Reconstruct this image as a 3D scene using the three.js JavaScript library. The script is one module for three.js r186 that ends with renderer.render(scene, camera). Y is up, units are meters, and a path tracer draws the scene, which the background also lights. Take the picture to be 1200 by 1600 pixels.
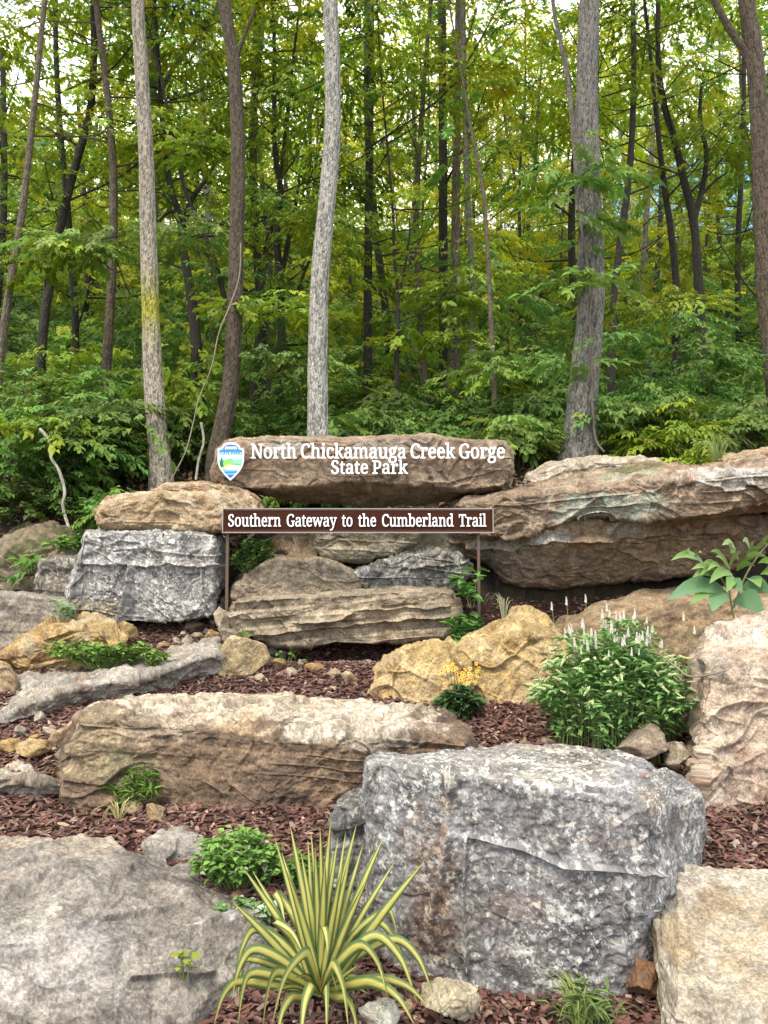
import * as THREE from 'three';
import { mergeGeometries } from 'three/addons/utils/BufferGeometryUtils.js';
import { TextGeometry } from 'three/addons/geometries/TextGeometry.js';
import { FontLoader } from 'three/addons/loaders/FontLoader.js';

// ------------------------------------------------------------------ camera, sky, sun, exposure
const scene = new THREE.Scene();
const EYE = 1.6, FOCAL = 1204, PITCH = Math.atan(84 / FOCAL);          // photo is 1200 x 1600
const camera = new THREE.PerspectiveCamera(2 * Math.atan(800 / FOCAL) * 180 / Math.PI, 0.75, 0.05, 600);
camera.position.set(0, EYE, 0);
camera.rotation.x = PITCH;
const renderer = new THREE.WebGLRenderer({ antialias: true });
renderer.toneMapping = THREE.LinearToneMapping;
renderer.toneMappingExposure = 2.75;
renderer.shadowMap.enabled = true;
const sun = new THREE.DirectionalLight(0xfff1dc, 1.5);
sun.position.set(-9, 24, 10); sun.target.position.set(0, 0, -6);
sun.castShadow = true; sun.shadow.radius = 24; sun.shadow.mapSize.set(2048, 2048);
Object.assign(sun.shadow.camera, { left: -30, right: 30, top: 30, bottom: -30, near: 1, far: 90 });
scene.add(sun, sun.target);

// ------------------------------------------------------------------ random numbers and noise
function rng(seed) { let a = seed >>> 0; return () => { a = (a + 0x6D2B79F5) | 0; let t = Math.imul(a ^ (a >>> 15), 1 | a); t = (t + Math.imul(t ^ (t >>> 7), 61 | t)) ^ t; return ((t ^ (t >>> 14)) >>> 0) / 4294967296; }; }
const PERM = new Uint8Array(512); { const r = rng(77), p = [...Array(256).keys()]; for (let i = 255; i > 0; i--) { const j = Math.floor(r() * (i + 1)); [p[i], p[j]] = [p[j], p[i]]; } for (let i = 0; i < 512; i++) PERM[i] = p[i & 255]; }
const lerp = (a, b, t) => a + (b - a) * t, clamp = (x, a = 0, b = 1) => x < a ? a : x > b ? b : x;
const sstep = (a, b, x) => { const t = clamp((x - a) / (b - a)); return t * t * (3 - 2 * t); };
function grad(h, x, y, z) { h &= 15; const u = h < 8 ? x : y, v = h < 4 ? y : h === 12 || h === 14 ? x : z; return ((h & 1) ? -u : u) + ((h & 2) ? -v : v); }
function noise(x, y, z = 0) {
  const fx = Math.floor(x), fy = Math.floor(y), fz = Math.floor(z), X = fx & 255, Y = fy & 255, Z = fz & 255; x -= fx; y -= fy; z -= fz;
  const u = x * x * x * (x * (x * 6 - 15) + 10), v = y * y * y * (y * (y * 6 - 15) + 10), w = z * z * z * (z * (z * 6 - 15) + 10);
  const A = PERM[X] + Y, AA = PERM[A & 255] + Z, AB = PERM[(A + 1) & 255] + Z, B = PERM[(X + 1) & 255] + Y, BA = PERM[B & 255] + Z, BB = PERM[(B + 1) & 255] + Z;
  return lerp(lerp(lerp(grad(PERM[AA & 255], x, y, z), grad(PERM[BA & 255], x - 1, y, z), u), lerp(grad(PERM[AB & 255], x, y - 1, z), grad(PERM[BB & 255], x - 1, y - 1, z), u), v),
    lerp(lerp(grad(PERM[(AA + 1) & 255], x, y, z - 1), grad(PERM[(BA + 1) & 255], x - 1, y, z - 1), u), lerp(grad(PERM[(AB + 1) & 255], x, y - 1, z - 1), grad(PERM[(BB + 1) & 255], x - 1, y - 1, z - 1), u), v), w);
}
function fbm(x, y, z, o = 4, g = 0.5) { let s = 0, a = 1, n = 0; for (let i = 0; i < o; i++) { s += a * noise(x, y, z); n += a; a *= g; x = x * 2.03 + 11.3; y = y * 2.03 + 4.7; z = z * 2.03 + 7.9; } return s / n; }
function hash3(i, j, k) { let h = Math.imul(i, 374761393) ^ Math.imul(j, 668265263) ^ Math.imul(k, 2147483647 ^ 0x5bd1e995); h = Math.imul(h ^ (h >>> 13), 1274126177); h ^= h >>> 16; return h >>> 0; }
// nearest feature point: [distance, second distance, value of the cell's tilted plane]
const W = [0, 0, 0, 0];
function cells(x, y, z) {
  const ix = Math.floor(x), iy = Math.floor(y), iz = Math.floor(z); let d1 = 9, d2 = 9, hb = 0, bx = 0, by = 0, bz = 0;
  for (let i = -1; i < 2; i++) for (let j = -1; j < 2; j++) for (let k = -1; k < 2; k++) {
    const h = hash3(ix + i, iy + j, iz + k), px = ix + i + (h & 1023) / 1023, py = iy + j + ((h >>> 10) & 1023) / 1023, pz = iz + k + ((h >>> 20) & 1023) / 1023;
    const d = (px - x) ** 2 + (py - y) ** 2 + (pz - z) ** 2;
    if (d < d1) { d2 = d1; d1 = d; hb = h; bx = x - px; by = y - py; bz = z - pz; } else if (d < d2) d2 = d;
  }
  const g = Math.imul(hb, 2654435761) >>> 0;
  W[0] = Math.sqrt(d1); W[1] = Math.sqrt(d2); W[3] = (g & 255) / 255;
  W[2] = (W[3] - 0.5) + bx * (((g >>> 8) & 255) / 128 - 1) + by * (((g >>> 16) & 255) / 128 - 1) + bz * (((g >>> 24) & 255) / 128 - 1);
  return W;
}

// ------------------------------------------------------------------ the sky: thin bright cloud with blue breaks
{
  const w = 1024, h = 512, data = new Float32Array(w * h * 4);
  for (let r = 0; r < h; r++) for (let c = 0; c < w; c++) {
    const up = ((r + 0.5) / h - 0.5) * Math.PI, az = ((c + 0.5) / w - 0.5) * 2 * Math.PI, y = Math.sin(up), x = Math.cos(az) * Math.cos(up), z = Math.sin(az) * Math.cos(up);
    const i = (r * w + c) * 4, k = 1 / (Math.max(y, 0) + 0.25);
    const n = fbm(x * k * 1.7 + 5.6, z * k * 1.7 + 9.1, 0.4, 5), cover = sstep(-0.3, -0.06, n), thick = 0.9 + 0.5 * fbm(x * k * 3, z * k * 3, 5, 4);
    const blue = [0.17, 0.33, 0.62], f = y < 0 ? 0 : 1;
    for (let q = 0; q < 3; q++) data[i + q] = f ? lerp(blue[q], thick * [1.0, 1.0, 1.0][q] * 1.15, cover) : [0.16, 0.17, 0.15][q];
    data[i + 3] = 1;
  }
  const t = new THREE.DataTexture(data, w, h, THREE.RGBAFormat, THREE.FloatType);
  t.mapping = THREE.EquirectangularReflectionMapping; t.magFilter = t.minFilter = THREE.LinearFilter; t.needsUpdate = true;
  scene.background = t; scene.environment = t;
}

// ------------------------------------------------------------------ helpers
const cP = Math.cos(PITCH), sP = Math.sin(PITCH);
// a photo pixel at a given depth (metres in front of the camera, measured on the ground)
function P(px, py, d) {
  const a = (px - 600) / FOCAL, b = (800 - py) / FOCAL, fz = cP - b * sP, k = d / fz;
  return new THREE.Vector3(a * k, EYE + (sP + b * cP) * k, -d);
}
function pixelOf(v) { const y = v.y - EYE, fz = -v.z * cP + y * sP, uy = y * cP + v.z * sP; return [600 + FOCAL * v.x / fz, 800 - FOCAL * uy / fz]; }
const taken = new Map();
function numbered(n) { const k = taken.get(n) ?? 0; taken.set(n, k + 1); return k ? `${n}_${String(k).padStart(3, '0')}` : n; }
function shade(o) { o.castShadow = o.receiveShadow = true; return o; }
function tag(o, label, category, group, kind) { o.userData = { label, category }; if (group) o.userData.group = group; if (kind) o.userData.kind = kind; return o; }
function thing(name, label, category, pos, group) { const g = new THREE.Group(); g.name = numbered(name); if (pos) g.position.copy(pos); tag(g, label, category, group); scene.add(g); return g; }
function solo(name, geo, mat, label, category, group) { const m = shade(new THREE.Mesh(geo, mat)); m.name = numbered(name); tag(m, label, category, group); scene.add(m); return m; }
function part(name, geo, mat, parent, label) { const m = shade(new THREE.Mesh(geo, mat)); m.name = name; if (label) m.userData.label = label; parent.add(m); return m; }
function stuffPart(name, geo, mat, mats, cols, parent) {
  const m = shade(new THREE.InstancedMesh(geo, mat, mats.length)); m.name = name; m.userData.kind = 'stuff';
  mats.forEach((q, i) => m.setMatrixAt(i, q)); if (cols) cols.forEach((c, i) => m.setColorAt(i, c)); parent.add(m); return m;
}
const V = (x, y, z) => new THREE.Vector3(x, y, z), C = (r, g, b) => new THREE.Color().setRGB(r, g, b);
function geom(pos, idx, col, uv) {
  const g = new THREE.BufferGeometry(); g.setAttribute('position', new THREE.Float32BufferAttribute(pos, 3));
  if (col) g.setAttribute('color', new THREE.Float32BufferAttribute(col, 3)); if (uv) g.setAttribute('uv', new THREE.Float32BufferAttribute(uv, 2));
  if (idx) g.setIndex(idx); g.computeVertexNormals(); return g;
}
// periodic noise for textures
function pn(x, y, p, s) { const w = (v) => ((v % p) + p) % p, fx = Math.floor(x), fy = Math.floor(y), u = x - fx, v = y - fy, a = u * u * (3 - 2 * u), b = v * v * (3 - 2 * v), h = (i, j) => (hash3(w(i) + s * 31, w(j) + s * 17, s) & 65535) / 65535; return lerp(lerp(h(fx, fy), h(fx + 1, fy), a), lerp(h(fx, fy + 1), h(fx + 1, fy + 1), a), b); }
function pf(x, y, p, s, o = 5, g = 0.55) { let t = 0, a = 1, n = 0; for (let i = 0; i < o; i++) { t += a * pn(x * p, y * p, p, s + i); n += a; a *= g; p *= 2; } return t / n; }
function texture(size, fn, srgb, rx = 1, ry = rx) {
  const d = new Uint8Array(size * size * 4);
  for (let j = 0; j < size; j++) for (let i = 0; i < size; i++) { const c = fn(i / size, j / size), k = (j * size + i) * 4; for (let q = 0; q < 3; q++) d[k + q] = clamp(Array.isArray(c) ? c[q] : c) * 255; d[k + 3] = 255; }
  const t = new THREE.DataTexture(d, size, size); t.wrapS = t.wrapT = THREE.RepeatWrapping; t.magFilter = THREE.LinearFilter; t.minFilter = THREE.LinearMipmapLinearFilter; if (srgb) t.colorSpace = THREE.SRGBColorSpace; t.repeat.set(rx, ry); t.needsUpdate = true; return t;
}

// ------------------------------------------------------------------ rock surfaces
const grainMap = texture(1024, (u, v) => { const a = pf(u, v, 8, 3, 6, 0.72), b = pf(u, v, 64, 9, 3, 0.7), s = pn(u * 190, v * 190, 190, 5); let k = 0.80 + (a - 0.5) * 0.5 + (b - 0.5) * 0.55; if (s > 0.9) k += 0.12; if (s < 0.07) k -= 0.2; return [k, k * 0.99, k * 0.975]; }, true, 1.9);
const grainBump = texture(1024, (u, v) => { const a = pf(u, v, 10, 13, 7, 0.68), r = 1 - Math.abs(pf(u, v, 12, 23, 5, 0.6) * 2 - 1); return 0.15 + a * 0.6 + r * r * 0.25 - (pf(u, v, 24, 31, 3) > 0.66 ? 0.12 : 0); }, false, 1.9);
const lichenMap = texture(1024, (u, v) => {                       // crusty pale lichen rosettes on stone
  const a = pf(u, v, 8, 41, 6, 0.7), b = pf(u, v, 70, 9, 3, 0.7); let k = 0.62 + (a - 0.5) * 0.5 + (b - 0.5) * 0.5, c = [k, k * 0.99, k * 0.985];
  const m = pf(u, v, 44, 51, 4, 0.75) + 0.35 * (pf(u, v, 6, 57, 4) - 0.5), l = sstep(0.575, 0.63, m); const w = [0.95 + (b - .5) * .3, 0.96 + (b - .5) * .3, 0.93 + (b - .5) * .3]; c = c.map((x, q) => lerp(x, w[q], l * 0.85));
  return c;
}, true, 1.1);
const rockMat = new THREE.MeshStandardMaterial({ vertexColors: true, map: grainMap, bumpMap: grainBump, bumpScale: 0.009, roughness: 0.92 });
const lichenMat = new THREE.MeshStandardMaterial({ vertexColors: true, map: lichenMap, bumpMap: grainBump, bumpScale: 0.011, roughness: 0.95 });

function mixc(a, b, t) { return [lerp(a[0], b[0], t), lerp(a[1], b[1], t), lerp(a[2], b[2], t)]; }
function segDist(px, py, pts) {
  let best = 1e9;
  for (let i = 0; i + 1 < pts.length; i++) { const [ax, ay] = pts[i], [bx, by] = pts[i + 1], dx = bx - ax, dy = by - ay, t = clamp(((px - ax) * dx + (py - ay) * dy) / (dx * dx + dy * dy)), ex = px - ax - dx * t, ey = py - ay - dy * t; best = Math.min(best, ex * ex + ey * ey); }
  return Math.sqrt(best);
}
// displacement and colour that every stone shares
function stoneLook(o) {
  const A = { big: 0.04, facet: 0.03, ff: 4, strata: 0.012, sf: 11, groove: 0.012, fine: 0.006, ...o.amp }, bed = V(...(o.bed ?? [0.06, 1, 0.05])).normalize(), s0 = (o.seed ?? 1) * 13.7;
  const rough = (p) => {
    const x = p.x + s0, y = p.y + s0 * 0.3, z = p.z - s0;
    let d = A.big * fbm(x * 1.6, y * 2.2, z * 1.6, 4) * 1.6;
    const wx = 0.25 * noise(x * 3, y * 3, z * 3);
    cells((x + wx) * A.ff, (y + wx) * A.ff * 1.7, z * A.ff); { const e = W[1] - W[0]; d += A.facet * clamp(W[2], -0.9, 0.9) * sstep(0, 0.1, e) - (A.crack ?? 0.012) * Math.exp(-((e / 0.045) ** 2)) * sstep(0.02, 0.22, noise(x * 1.3 + 7, y * 1.3, z * 1.3)); }
    cells(x * A.ff * 2.7, (y + wx) * A.ff * 4.2, z * A.ff * 2.7); d += A.facet * 0.32 * clamp(W[2], -0.9, 0.9) * sstep(0, 0.16, W[1] - W[0]);
    const s = (p.x * bed.x + p.y * bed.y + p.z * bed.z) * A.sf + 0.9 * fbm(x * 1.1, y * 1.1, z * 1.1, 3) + s0, k = Math.floor(s), f = s - k;
    const lay = (kk) => (((hash3(kk, 7, 3) & 255) / 255) - 0.5) * 2 * sstep(-0.25, 0.25, noise(x * 2.1 + kk * 5.3, kk * 3.1, z * 2.1));
    const e = 0.28; d += A.strata * (f > 1 - e ? lerp(lay(k), lay(k + 1), sstep(0, 1, (f - 1 + e) / e)) : lay(k));
    const g = Math.exp(-((Math.min(f, 1 - f) / 0.07) ** 2)) * sstep(0.0, 0.3, noise(x * 1.7 + 3, s * 0.5, z * 1.7)); d -= A.groove * g;
    d += A.fine * (fbm(x * 22, y * 30, z * 22, 3) * 2);
    return d;
  };
  const cols = o.cols, paint = (p) => {
    const x = p.x + s0, y = p.y + s0 * 0.3, z = p.z - s0, s = p.x * bed.x + p.y * bed.y + p.z * bed.z;
    const n1 = fbm(x * 1.9, y * 2.6, z * 1.9, 5, 0.6), n2 = fbm(x * 5 + 9, y * 6, z * 5, 4, 0.6), bn = fbm(x * 1.4, s * (o.band ?? 14), z * 1.4, 3, 0.6);
    let c = mixc(cols[0], cols[1], sstep(-0.25, 0.25, n1 * 0.7 + bn * 0.5)); c = mixc(c, cols[2] ?? cols[1], sstep(0.02, 0.3, n2 + 0.4 * n1));
    const k = 1 + 0.75 * fbm(x * 15, y * 18, z * 15, 4, 0.7); c = c.map((v) => v * k);
    const vein = Math.abs(noise(x * 3.1 + 0.4 * n2, y * 4 + 0.5 * n2, z * 3.1)), line = Math.abs(noise(x * 1.3 + 5, s * 34 + 2.2 * n1, z * 1.3)), vm = (1 - sstep(0.012, 0.04, vein)) * 0.45 * sstep(-0.1, 0.2, n1), lm = (1 - sstep(0.02, 0.08, line)) * 0.4 * sstep(-0.15, 0.2, noise(x * 1.1, y, z * 1.1 + 9)); // iron stained veins and bedding lines
    c = mixc(c, [c[0] * 1.12, c[1] * 0.86, c[2] * 0.62], Math.max(vm, lm));
    for (const L of o.patches ?? []) { const m = fbm(x * L.f + (L.k ?? 0), y * L.f * (L.sy ?? 1), z * L.f, 5, 0.65); c = mixc(c, L.c.map((v) => v * (0.85 + 0.5 * n2)), sstep(L.t, L.t + 0.09, m) * (L.a ?? 0.85)); }
    for (const b of o.blobs ?? []) {                                   // a stain, a crust or a painted-bright top at one place of the stone
      const q = b.q ?? (b.q = P(b.at[0], b.at[1], b.at[2])), dx = (p.x - q.x) / b.r[0], dy = (p.y - q.y) / b.r[1], dz = (p.z - q.z) / (b.r[2] ?? 0.5);
      const m = 1 - Math.sqrt(dx * dx + dy * dy + dz * dz) + 0.95 * fbm(x * 6 + 31, y * 7, z * 6, 5, 0.65); c = mixc(c, b.c.map((v) => v * (1 + 0.7 * n2)), sstep(0.0, 0.28, m) * (b.a ?? 0.8) * (0.45 + 0.55 * sstep(-0.16, 0.1, fbm(x * 17 + 3, y * 19, z * 17, 3, 0.7))));
    }
    return c;
  };
  return { rough, paint };
}
// a block or slab as a loft: stations across the picture [px, y of back top edge, y of front top edge, y of front foot, options]
function rockGeo(o) {
  const st = o.st, n = st.length, nu = o.nu ?? 120, nF = o.nF ?? 60, nT = o.nT ?? 40, nB = 10, r = o.r ?? 0.03, capN = o.cap ?? 12;
  const at = (t) => {
    const i = Math.min(n - 2, Math.floor(t)), f = t - i, A = st[i], B = st[i + 1], g = (k, dflt) => lerp((A[4] ?? {})[k] ?? dflt(A), (B[4] ?? {})[k] ?? dflt(B), f), f2 = lerp(f, f * f * (3 - 2 * f), o.smooth ?? 0.4);
    const px = lerp(A[0], B[0], f), yTB = lerp(A[1], B[1], f2), yTF = lerp(A[2], B[2], f2), yB = lerp(A[3], B[3], f2), dF = g('dF', () => o.dF), dB = dF + (o.dB - o.dF) * (A[4]?.th ?? 1), dBx = (A[4]?.dB || B[4]?.dB) ? g('dB', () => o.dB) : dB, dFb = g('dFb', () => dF + (o.under ?? 0));
    const FT = P(px, yTF, dF), BT = P(px, yTB, dBx), FB = P(px, yB, dFb); if (!o.raised) FB.y = Math.min(FB.y, ground(FB.x, dFb) - 0.07); const BB = o.yBB ? P(px, o.yBB(px), dBx) : V(BT.x, FB.y, BT.z);
    return { BB, FB, FT, BT };
  };
  const edge = (list) => {          // list of corners -> polyline with rounded corners, split per edge
    const m = list.length, cut = list.map((p, i) => { const a = list[(i + m - 1) % m], b = list[(i + 1) % m], ra = Math.min(r, p.distanceTo(a) * 0.45), rb = Math.min(r, p.distanceTo(b) * 0.45); return [p.clone().lerp(a, ra / (p.distanceTo(a) + 1e-6)), p, p.clone().lerp(b, rb / (p.distanceTo(b) + 1e-6))]; });
    const bz = ([a, p, b], t) => V((1 - t) * (1 - t) * a.x + 2 * t * (1 - t) * p.x + t * t * b.x, (1 - t) * (1 - t) * a.y + 2 * t * (1 - t) * p.y + t * t * b.y, (1 - t) * (1 - t) * a.z + 2 * t * (1 - t) * p.z + t * t * b.z);
    const counts = [nB, nF, nT, nB], out = [];
    for (let e = 0; e < m; e++) {
      const a = cut[e], b = cut[(e + 1) % m], poly = []; for (let k = 0; k <= 4; k++) poly.push(bz(a, 0.5 + k / 8)); for (let k = 0; k <= 4; k++) poly.push(bz(b, k / 8));
      const L = [0]; for (let k = 1; k < poly.length; k++) L.push(L[k - 1] + poly[k].distanceTo(poly[k - 1]));
      for (let k = 0; k < counts[e]; k++) { const t = L[L.length - 1] * k / counts[e]; let q = 1; while (q < L.length - 1 && L[q] < t) q++; out.push(poly[q - 1].clone().lerp(poly[q], clamp((t - L[q - 1]) / (L[q] - L[q - 1] + 1e-9)))); }
    }
    out.push(out[0].clone()); return out;
  };
  // uniform spacing in pixels along the stations
  const x0 = st[0][0], x1 = st[n - 1][0], rings = [];
  for (let i = 0; i <= nu; i++) { const x = lerp(x0, x1, i / nu); let k = 0; while (k < n - 2 && st[k + 1][0] < x) k++; const s = at(k + clamp((x - st[k][0]) / (st[k + 1][0] - st[k][0]))); rings.push(edge([s.BB, s.FB, s.FT, s.BT])); }
  const nv = rings[0].length, all = [], capOf = (ring) => { const c = V(0, 0, 0); for (let k = 0; k < nv - 1; k++) c.addScaledVector(ring[k], 1 / (nv - 1)); return c; };
  const c0 = capOf(rings[0]), c1 = capOf(rings[nu]), ax = c1.clone().sub(c0).normalize(), bulge = o.bulge ?? 0.03;
  for (let k = 0; k < capN; k++) { const s = k / capN; all.push(rings[0].map((p) => c0.clone().lerp(p, s).addScaledVector(ax, -bulge * (1 - s * s)))); }
  all.push(...rings);
  for (let k = capN - 1; k >= 0; k--) { const s = k / capN; all.push(rings[nu].map((p) => c1.clone().lerp(p, s).addScaledVector(ax, bulge * (1 - s * s)))); }
  const pos = [], uv = [], idx = []; let U = 0;
  all.forEach((ring, i) => { if (i) U += Math.max(ring[nB].distanceTo(all[i - 1][nB]), 0.002); const len = [0]; for (let j = 1; j < nv; j++) len.push(len[j - 1] + ring[j].distanceTo(ring[j - 1])); ring.forEach((p, j) => { pos.push(p.x, p.y, p.z); uv.push(U + (o.seed ?? 0) * 0.37, len[j] - len[nB + nF]); }); });
  for (let i = 0; i + 1 < all.length; i++) for (let j = 0; j + 1 < nv; j++) { const a = i * nv + j, b = a + nv; idx.push(a, a + 1, b, b, a + 1, b + 1); }
  const g = geom(pos, idx, null, uv), N = g.attributes.normal, Q = g.attributes.position, { rough, paint } = stoneLook(o), col = new Float32Array(Q.count * 3), p = V(), nn = V();
  for (let i = 0; i < Q.count; i++) {                                 // weld the normals of the seam
    const j = i % nv; if (j === 0) { const e = i + nv - 1; nn.set(N.getX(i) + N.getX(e), N.getY(i) + N.getY(e), N.getZ(i) + N.getZ(e)).normalize(); N.setXYZ(i, nn.x, nn.y, nn.z); N.setXYZ(e, nn.x, nn.y, nn.z); }
  }
  for (let i = 0; i < Q.count; i++) {
    p.fromBufferAttribute(Q, i); nn.fromBufferAttribute(N, i); let d = rough(p); const c = paint(p);
    const j = i % nv;
    if (o.cracks && j >= nB && j < nB + nF + nT) { const [u, v] = pixelOf(p), wob = 5 * fbm(p.x * 9, p.y * 9, p.z * 9, 3); for (const k of o.cracks) { const e = segDist(u + wob, v + wob, k.p) / (k.w ?? 3); if (e < 3) { d -= (k.d ?? 0.03) * Math.exp(-e * e); } } }
    Q.setXYZ(i, p.x + nn.x * d, p.y + nn.y * d, p.z + nn.z * d); col.set(c, i * 3);
  }
  g.setAttribute('color', new THREE.BufferAttribute(col, 3)); g.computeVertexNormals(); return g;
}
function rock(name, label, o, group) {
  const g = rockGeo(o); g.computeBoundingBox(); const b = g.boundingBox, base = V((b.min.x + b.max.x) / 2, b.min.y, (b.min.z + b.max.z) / 2); g.translate(-base.x, -base.y, -base.z);
  const m = solo(name, g, o.lichen ? lichenMat : rockMat, label, 'rock', group); m.position.copy(base); return m;
}

// ------------------------------------------------------------------ the ground
const PROF = [[-300, 0], [2.75, 0], [3.3, 0.19], [3.8, 0.35], [4.2, 0.45], [4.7, 0.56], [5.2, 0.7], [5.7, 0.86], [6.2, 0.98], [6.6, 1.15], [7.2, 1.7], [8, 2.3], [9, 2.6], [12, 3.2], [20, 6], [40, 16], [70, 33], [90, 40], [400, 46]];
function ground(x, d) {
  let k = 0; while (k < PROF.length - 2 && PROF[k + 1][0] < d) k++;
  const [a, ya] = PROF[k], [b, yb] = PROF[k + 1]; let y = lerp(ya, yb, clamp((d - a) / (b - a)));
  const ga = (cx, cd, sx, sd, h) => h * Math.exp(-(((x - cx) / sx) ** 2) - (((d - cd) / sd) ** 2));
  y += ga(-0.35, 6.3, 0.75, 0.35, -0.22) + ga(1.5, 6.5, 0.9, 0.45, -0.34) + ga(2.4, 8.4, 1.6, 0.9, 0.2) + ga(-3.2, 7.7, 1.3, 0.8, -0.5);
  if (d > 9) y += 0.4 * fbm(x * 0.12, d * 0.12, 3, 3) * Math.min(1, (d - 9) / 6);
  if (d > 1.5 && d < 12) y += 0.035 * fbm(x * 2, d * 2, 1, 4) + 0.012 * fbm(x * 11, d * 11, 2, 2);
  return y;
}
function hit(px, py) { const a = P(px, py, 1); let d = 1.5; for (; d < 60; d += 0.01) { const p = P(px, py, d); if (p.y < ground(p.x, d)) break; } return P(px, py, d); }
const soilMap = texture(512, (u, v) => { const a = pf(u, v, 16, 71, 6, 0.7), b = pf(u, v, 40, 77, 4, 0.7), k = 0.55 + (a - 0.5) * 0.9; return [k, k * lerp(0.74, 0.95, b), k * lerp(0.62, 0.9, b)]; }, true, 1.6);
{
  const xs = [], ds = []; for (let x = -4; x <= 4.001; x += 0.028) xs.push(x); let s = 0.03; for (let x = 4; x < 400;) { s *= 1.12; x += s; xs.push(x); xs.unshift(-x); }
  for (let d = 1.6; d <= 9; d += 0.026) ds.push(d); s = 0.03; for (let d = 9; d < 420;) { s *= 1.1; d += s; ds.push(d); } s = 0.05; for (let d = 1.6; d > -300;) { s *= 1.2; d -= s; ds.unshift(d); }
  const pos = [], idx = [], uv = [], col = [];
  ds.forEach((d) => xs.forEach((x) => { pos.push(x, ground(x, d), -d); uv.push(x, d); const f = fbm(x * 1.7, d * 1.7, 4, 4), near = d < 6.9; const c = near ? mixc([0.075, 0.03, 0.021], [0.13, 0.07, 0.045], sstep(-0.1, 0.3, f)) : mixc([0.06, 0.055, 0.03], [0.08, 0.10, 0.035], sstep(-0.2, 0.3, f)); col.push(...c); }));
  const n = xs.length; for (let i = 0; i + 1 < ds.length; i++) for (let j = 0; j + 1 < n; j++) { const a = i * n + j, b = a + n; idx.push(a, a + 1, b, b, a + 1, b + 1); }
  const m = shade(new THREE.Mesh(geom(pos, idx, col, uv), new THREE.MeshStandardMaterial({ vertexColors: true, map: soilMap, bumpMap: soilMap, bumpScale: 0.02, roughness: 1 }))); m.name = 'ground'; m.userData = { kind: 'structure', label: 'mulched bank rising into the wooded hillside', category: 'ground' }; scene.add(m);
}

// ------------------------------------------------------------------ the large rocks
const TAN = [[0.40, 0.29, 0.17], [0.52, 0.42, 0.29], [0.34, 0.22, 0.12]], GREY = [[0.27, 0.26, 0.25], [0.40, 0.39, 0.37], [0.2, 0.19, 0.185]], OCHRE = [[0.44, 0.30, 0.11], [0.52, 0.38, 0.19], [0.37, 0.26, 0.11]];
const BUFF = [[0.33, 0.27, 0.19], [0.44, 0.37, 0.27], [0.25, 0.20, 0.14]], PALE = [[0.46, 0.40, 0.31], [0.58, 0.52, 0.43], [0.36, 0.29, 0.2]];
const WHITEL = [0.62, 0.63, 0.58], DARK = [0.19, 0.18, 0.165], MOSS = [0.10, 0.12, 0.03], RUST = [0.32, 0.19, 0.11];

const signRock = rock('sign_rock', 'long brown sandstone slab bridging two rock stacks and bearing white lettering', { raised: 1, seed: 1, dF: 6.64, dB: 7.25, nu: 300, nF: 70, nT: 30, r: 0.03, cols: [[0.30, 0.22, 0.15], [0.42, 0.33, 0.24], [0.24, 0.16, 0.10]], amp: { big: 0.014, facet: 0.022, ff: 4.5, strata: 0.008, sf: 8, fine: 0.004 }, yBB: (x) => lerp(762, 796, Math.sin(clamp((x - 340) / 460) * Math.PI * 0.95) * 0.95),
  patches: [{ c: [0.5, 0.42, 0.3], f: 4, t: 0.16, a: 0.7 }, { c: [0.2, 0.16, 0.13], f: 3, t: 0.2, k: 9, a: 0.5 }], blobs: [{ at: [440, 700, 6.6], r: [0.2, 0.1, 1], c: [0.5, 0.5, 0.46], a: 0.75 }, { at: [620, 700, 6.6], r: [0.5, 0.09, 1], c: [0.4, 0.37, 0.33], a: 0.6 }],
  cracks: [{ p: [[540, 735], [560, 740], [575, 752], [600, 758]], w: 2, d: 0.02 }, { p: [[660, 752], [735, 757], [745, 745], [742, 720]], w: 2, d: 0.025 }],
  st: [[333, 722, 726, 742], [340, 700, 706, 752], [352, 688, 694, 760], [375, 684, 688, 764], [420, 683, 687, 764], [500, 682, 686, 758], [540, 684, 688, 752], [570, 684, 688, 752], [620, 680, 684, 758], [660, 677, 681, 760], [700, 681, 685, 762], [730, 685, 689, 766], [765, 686, 690, 764], [785, 688, 693, 758], [797, 696, 702, 742]] });
rock('stacked_rock', 'rounded tan boulder topping the lichen covered grey block', { raised: 1, seed: 2, dF: 6.42, dB: 7.1, nu: 200, nF: 60, nT: 40, r: 0.09, cols: [[0.44, 0.33, 0.2], [0.58, 0.48, 0.34], [0.38, 0.26, 0.14]], amp: { big: 0.03, facet: 0.035, ff: 3.5 }, st: [[158, 795, 800, 818], [168, 780, 786, 826], [196, 768, 774, 829], [250, 766, 771, 831], [330, 767, 772, 832], [385, 770, 776, 831], [404, 778, 786, 826]] });
rock('cap_slab', 'thin flat tan slab lying under the emblem end of the lettered slab', { raised: 1, seed: 3, dF: 6.55, dB: 7.15, nu: 140, nF: 30, nT: 40, r: 0.03, cols: TAN, amp: { facet: 0.015, big: 0.02 }, st: [[242, 764, 766, 771], [262, 754, 758, 773], [320, 752, 757, 776], [372, 758, 763, 780], [398, 768, 772, 785], [407, 775, 779, 788]] });
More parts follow.
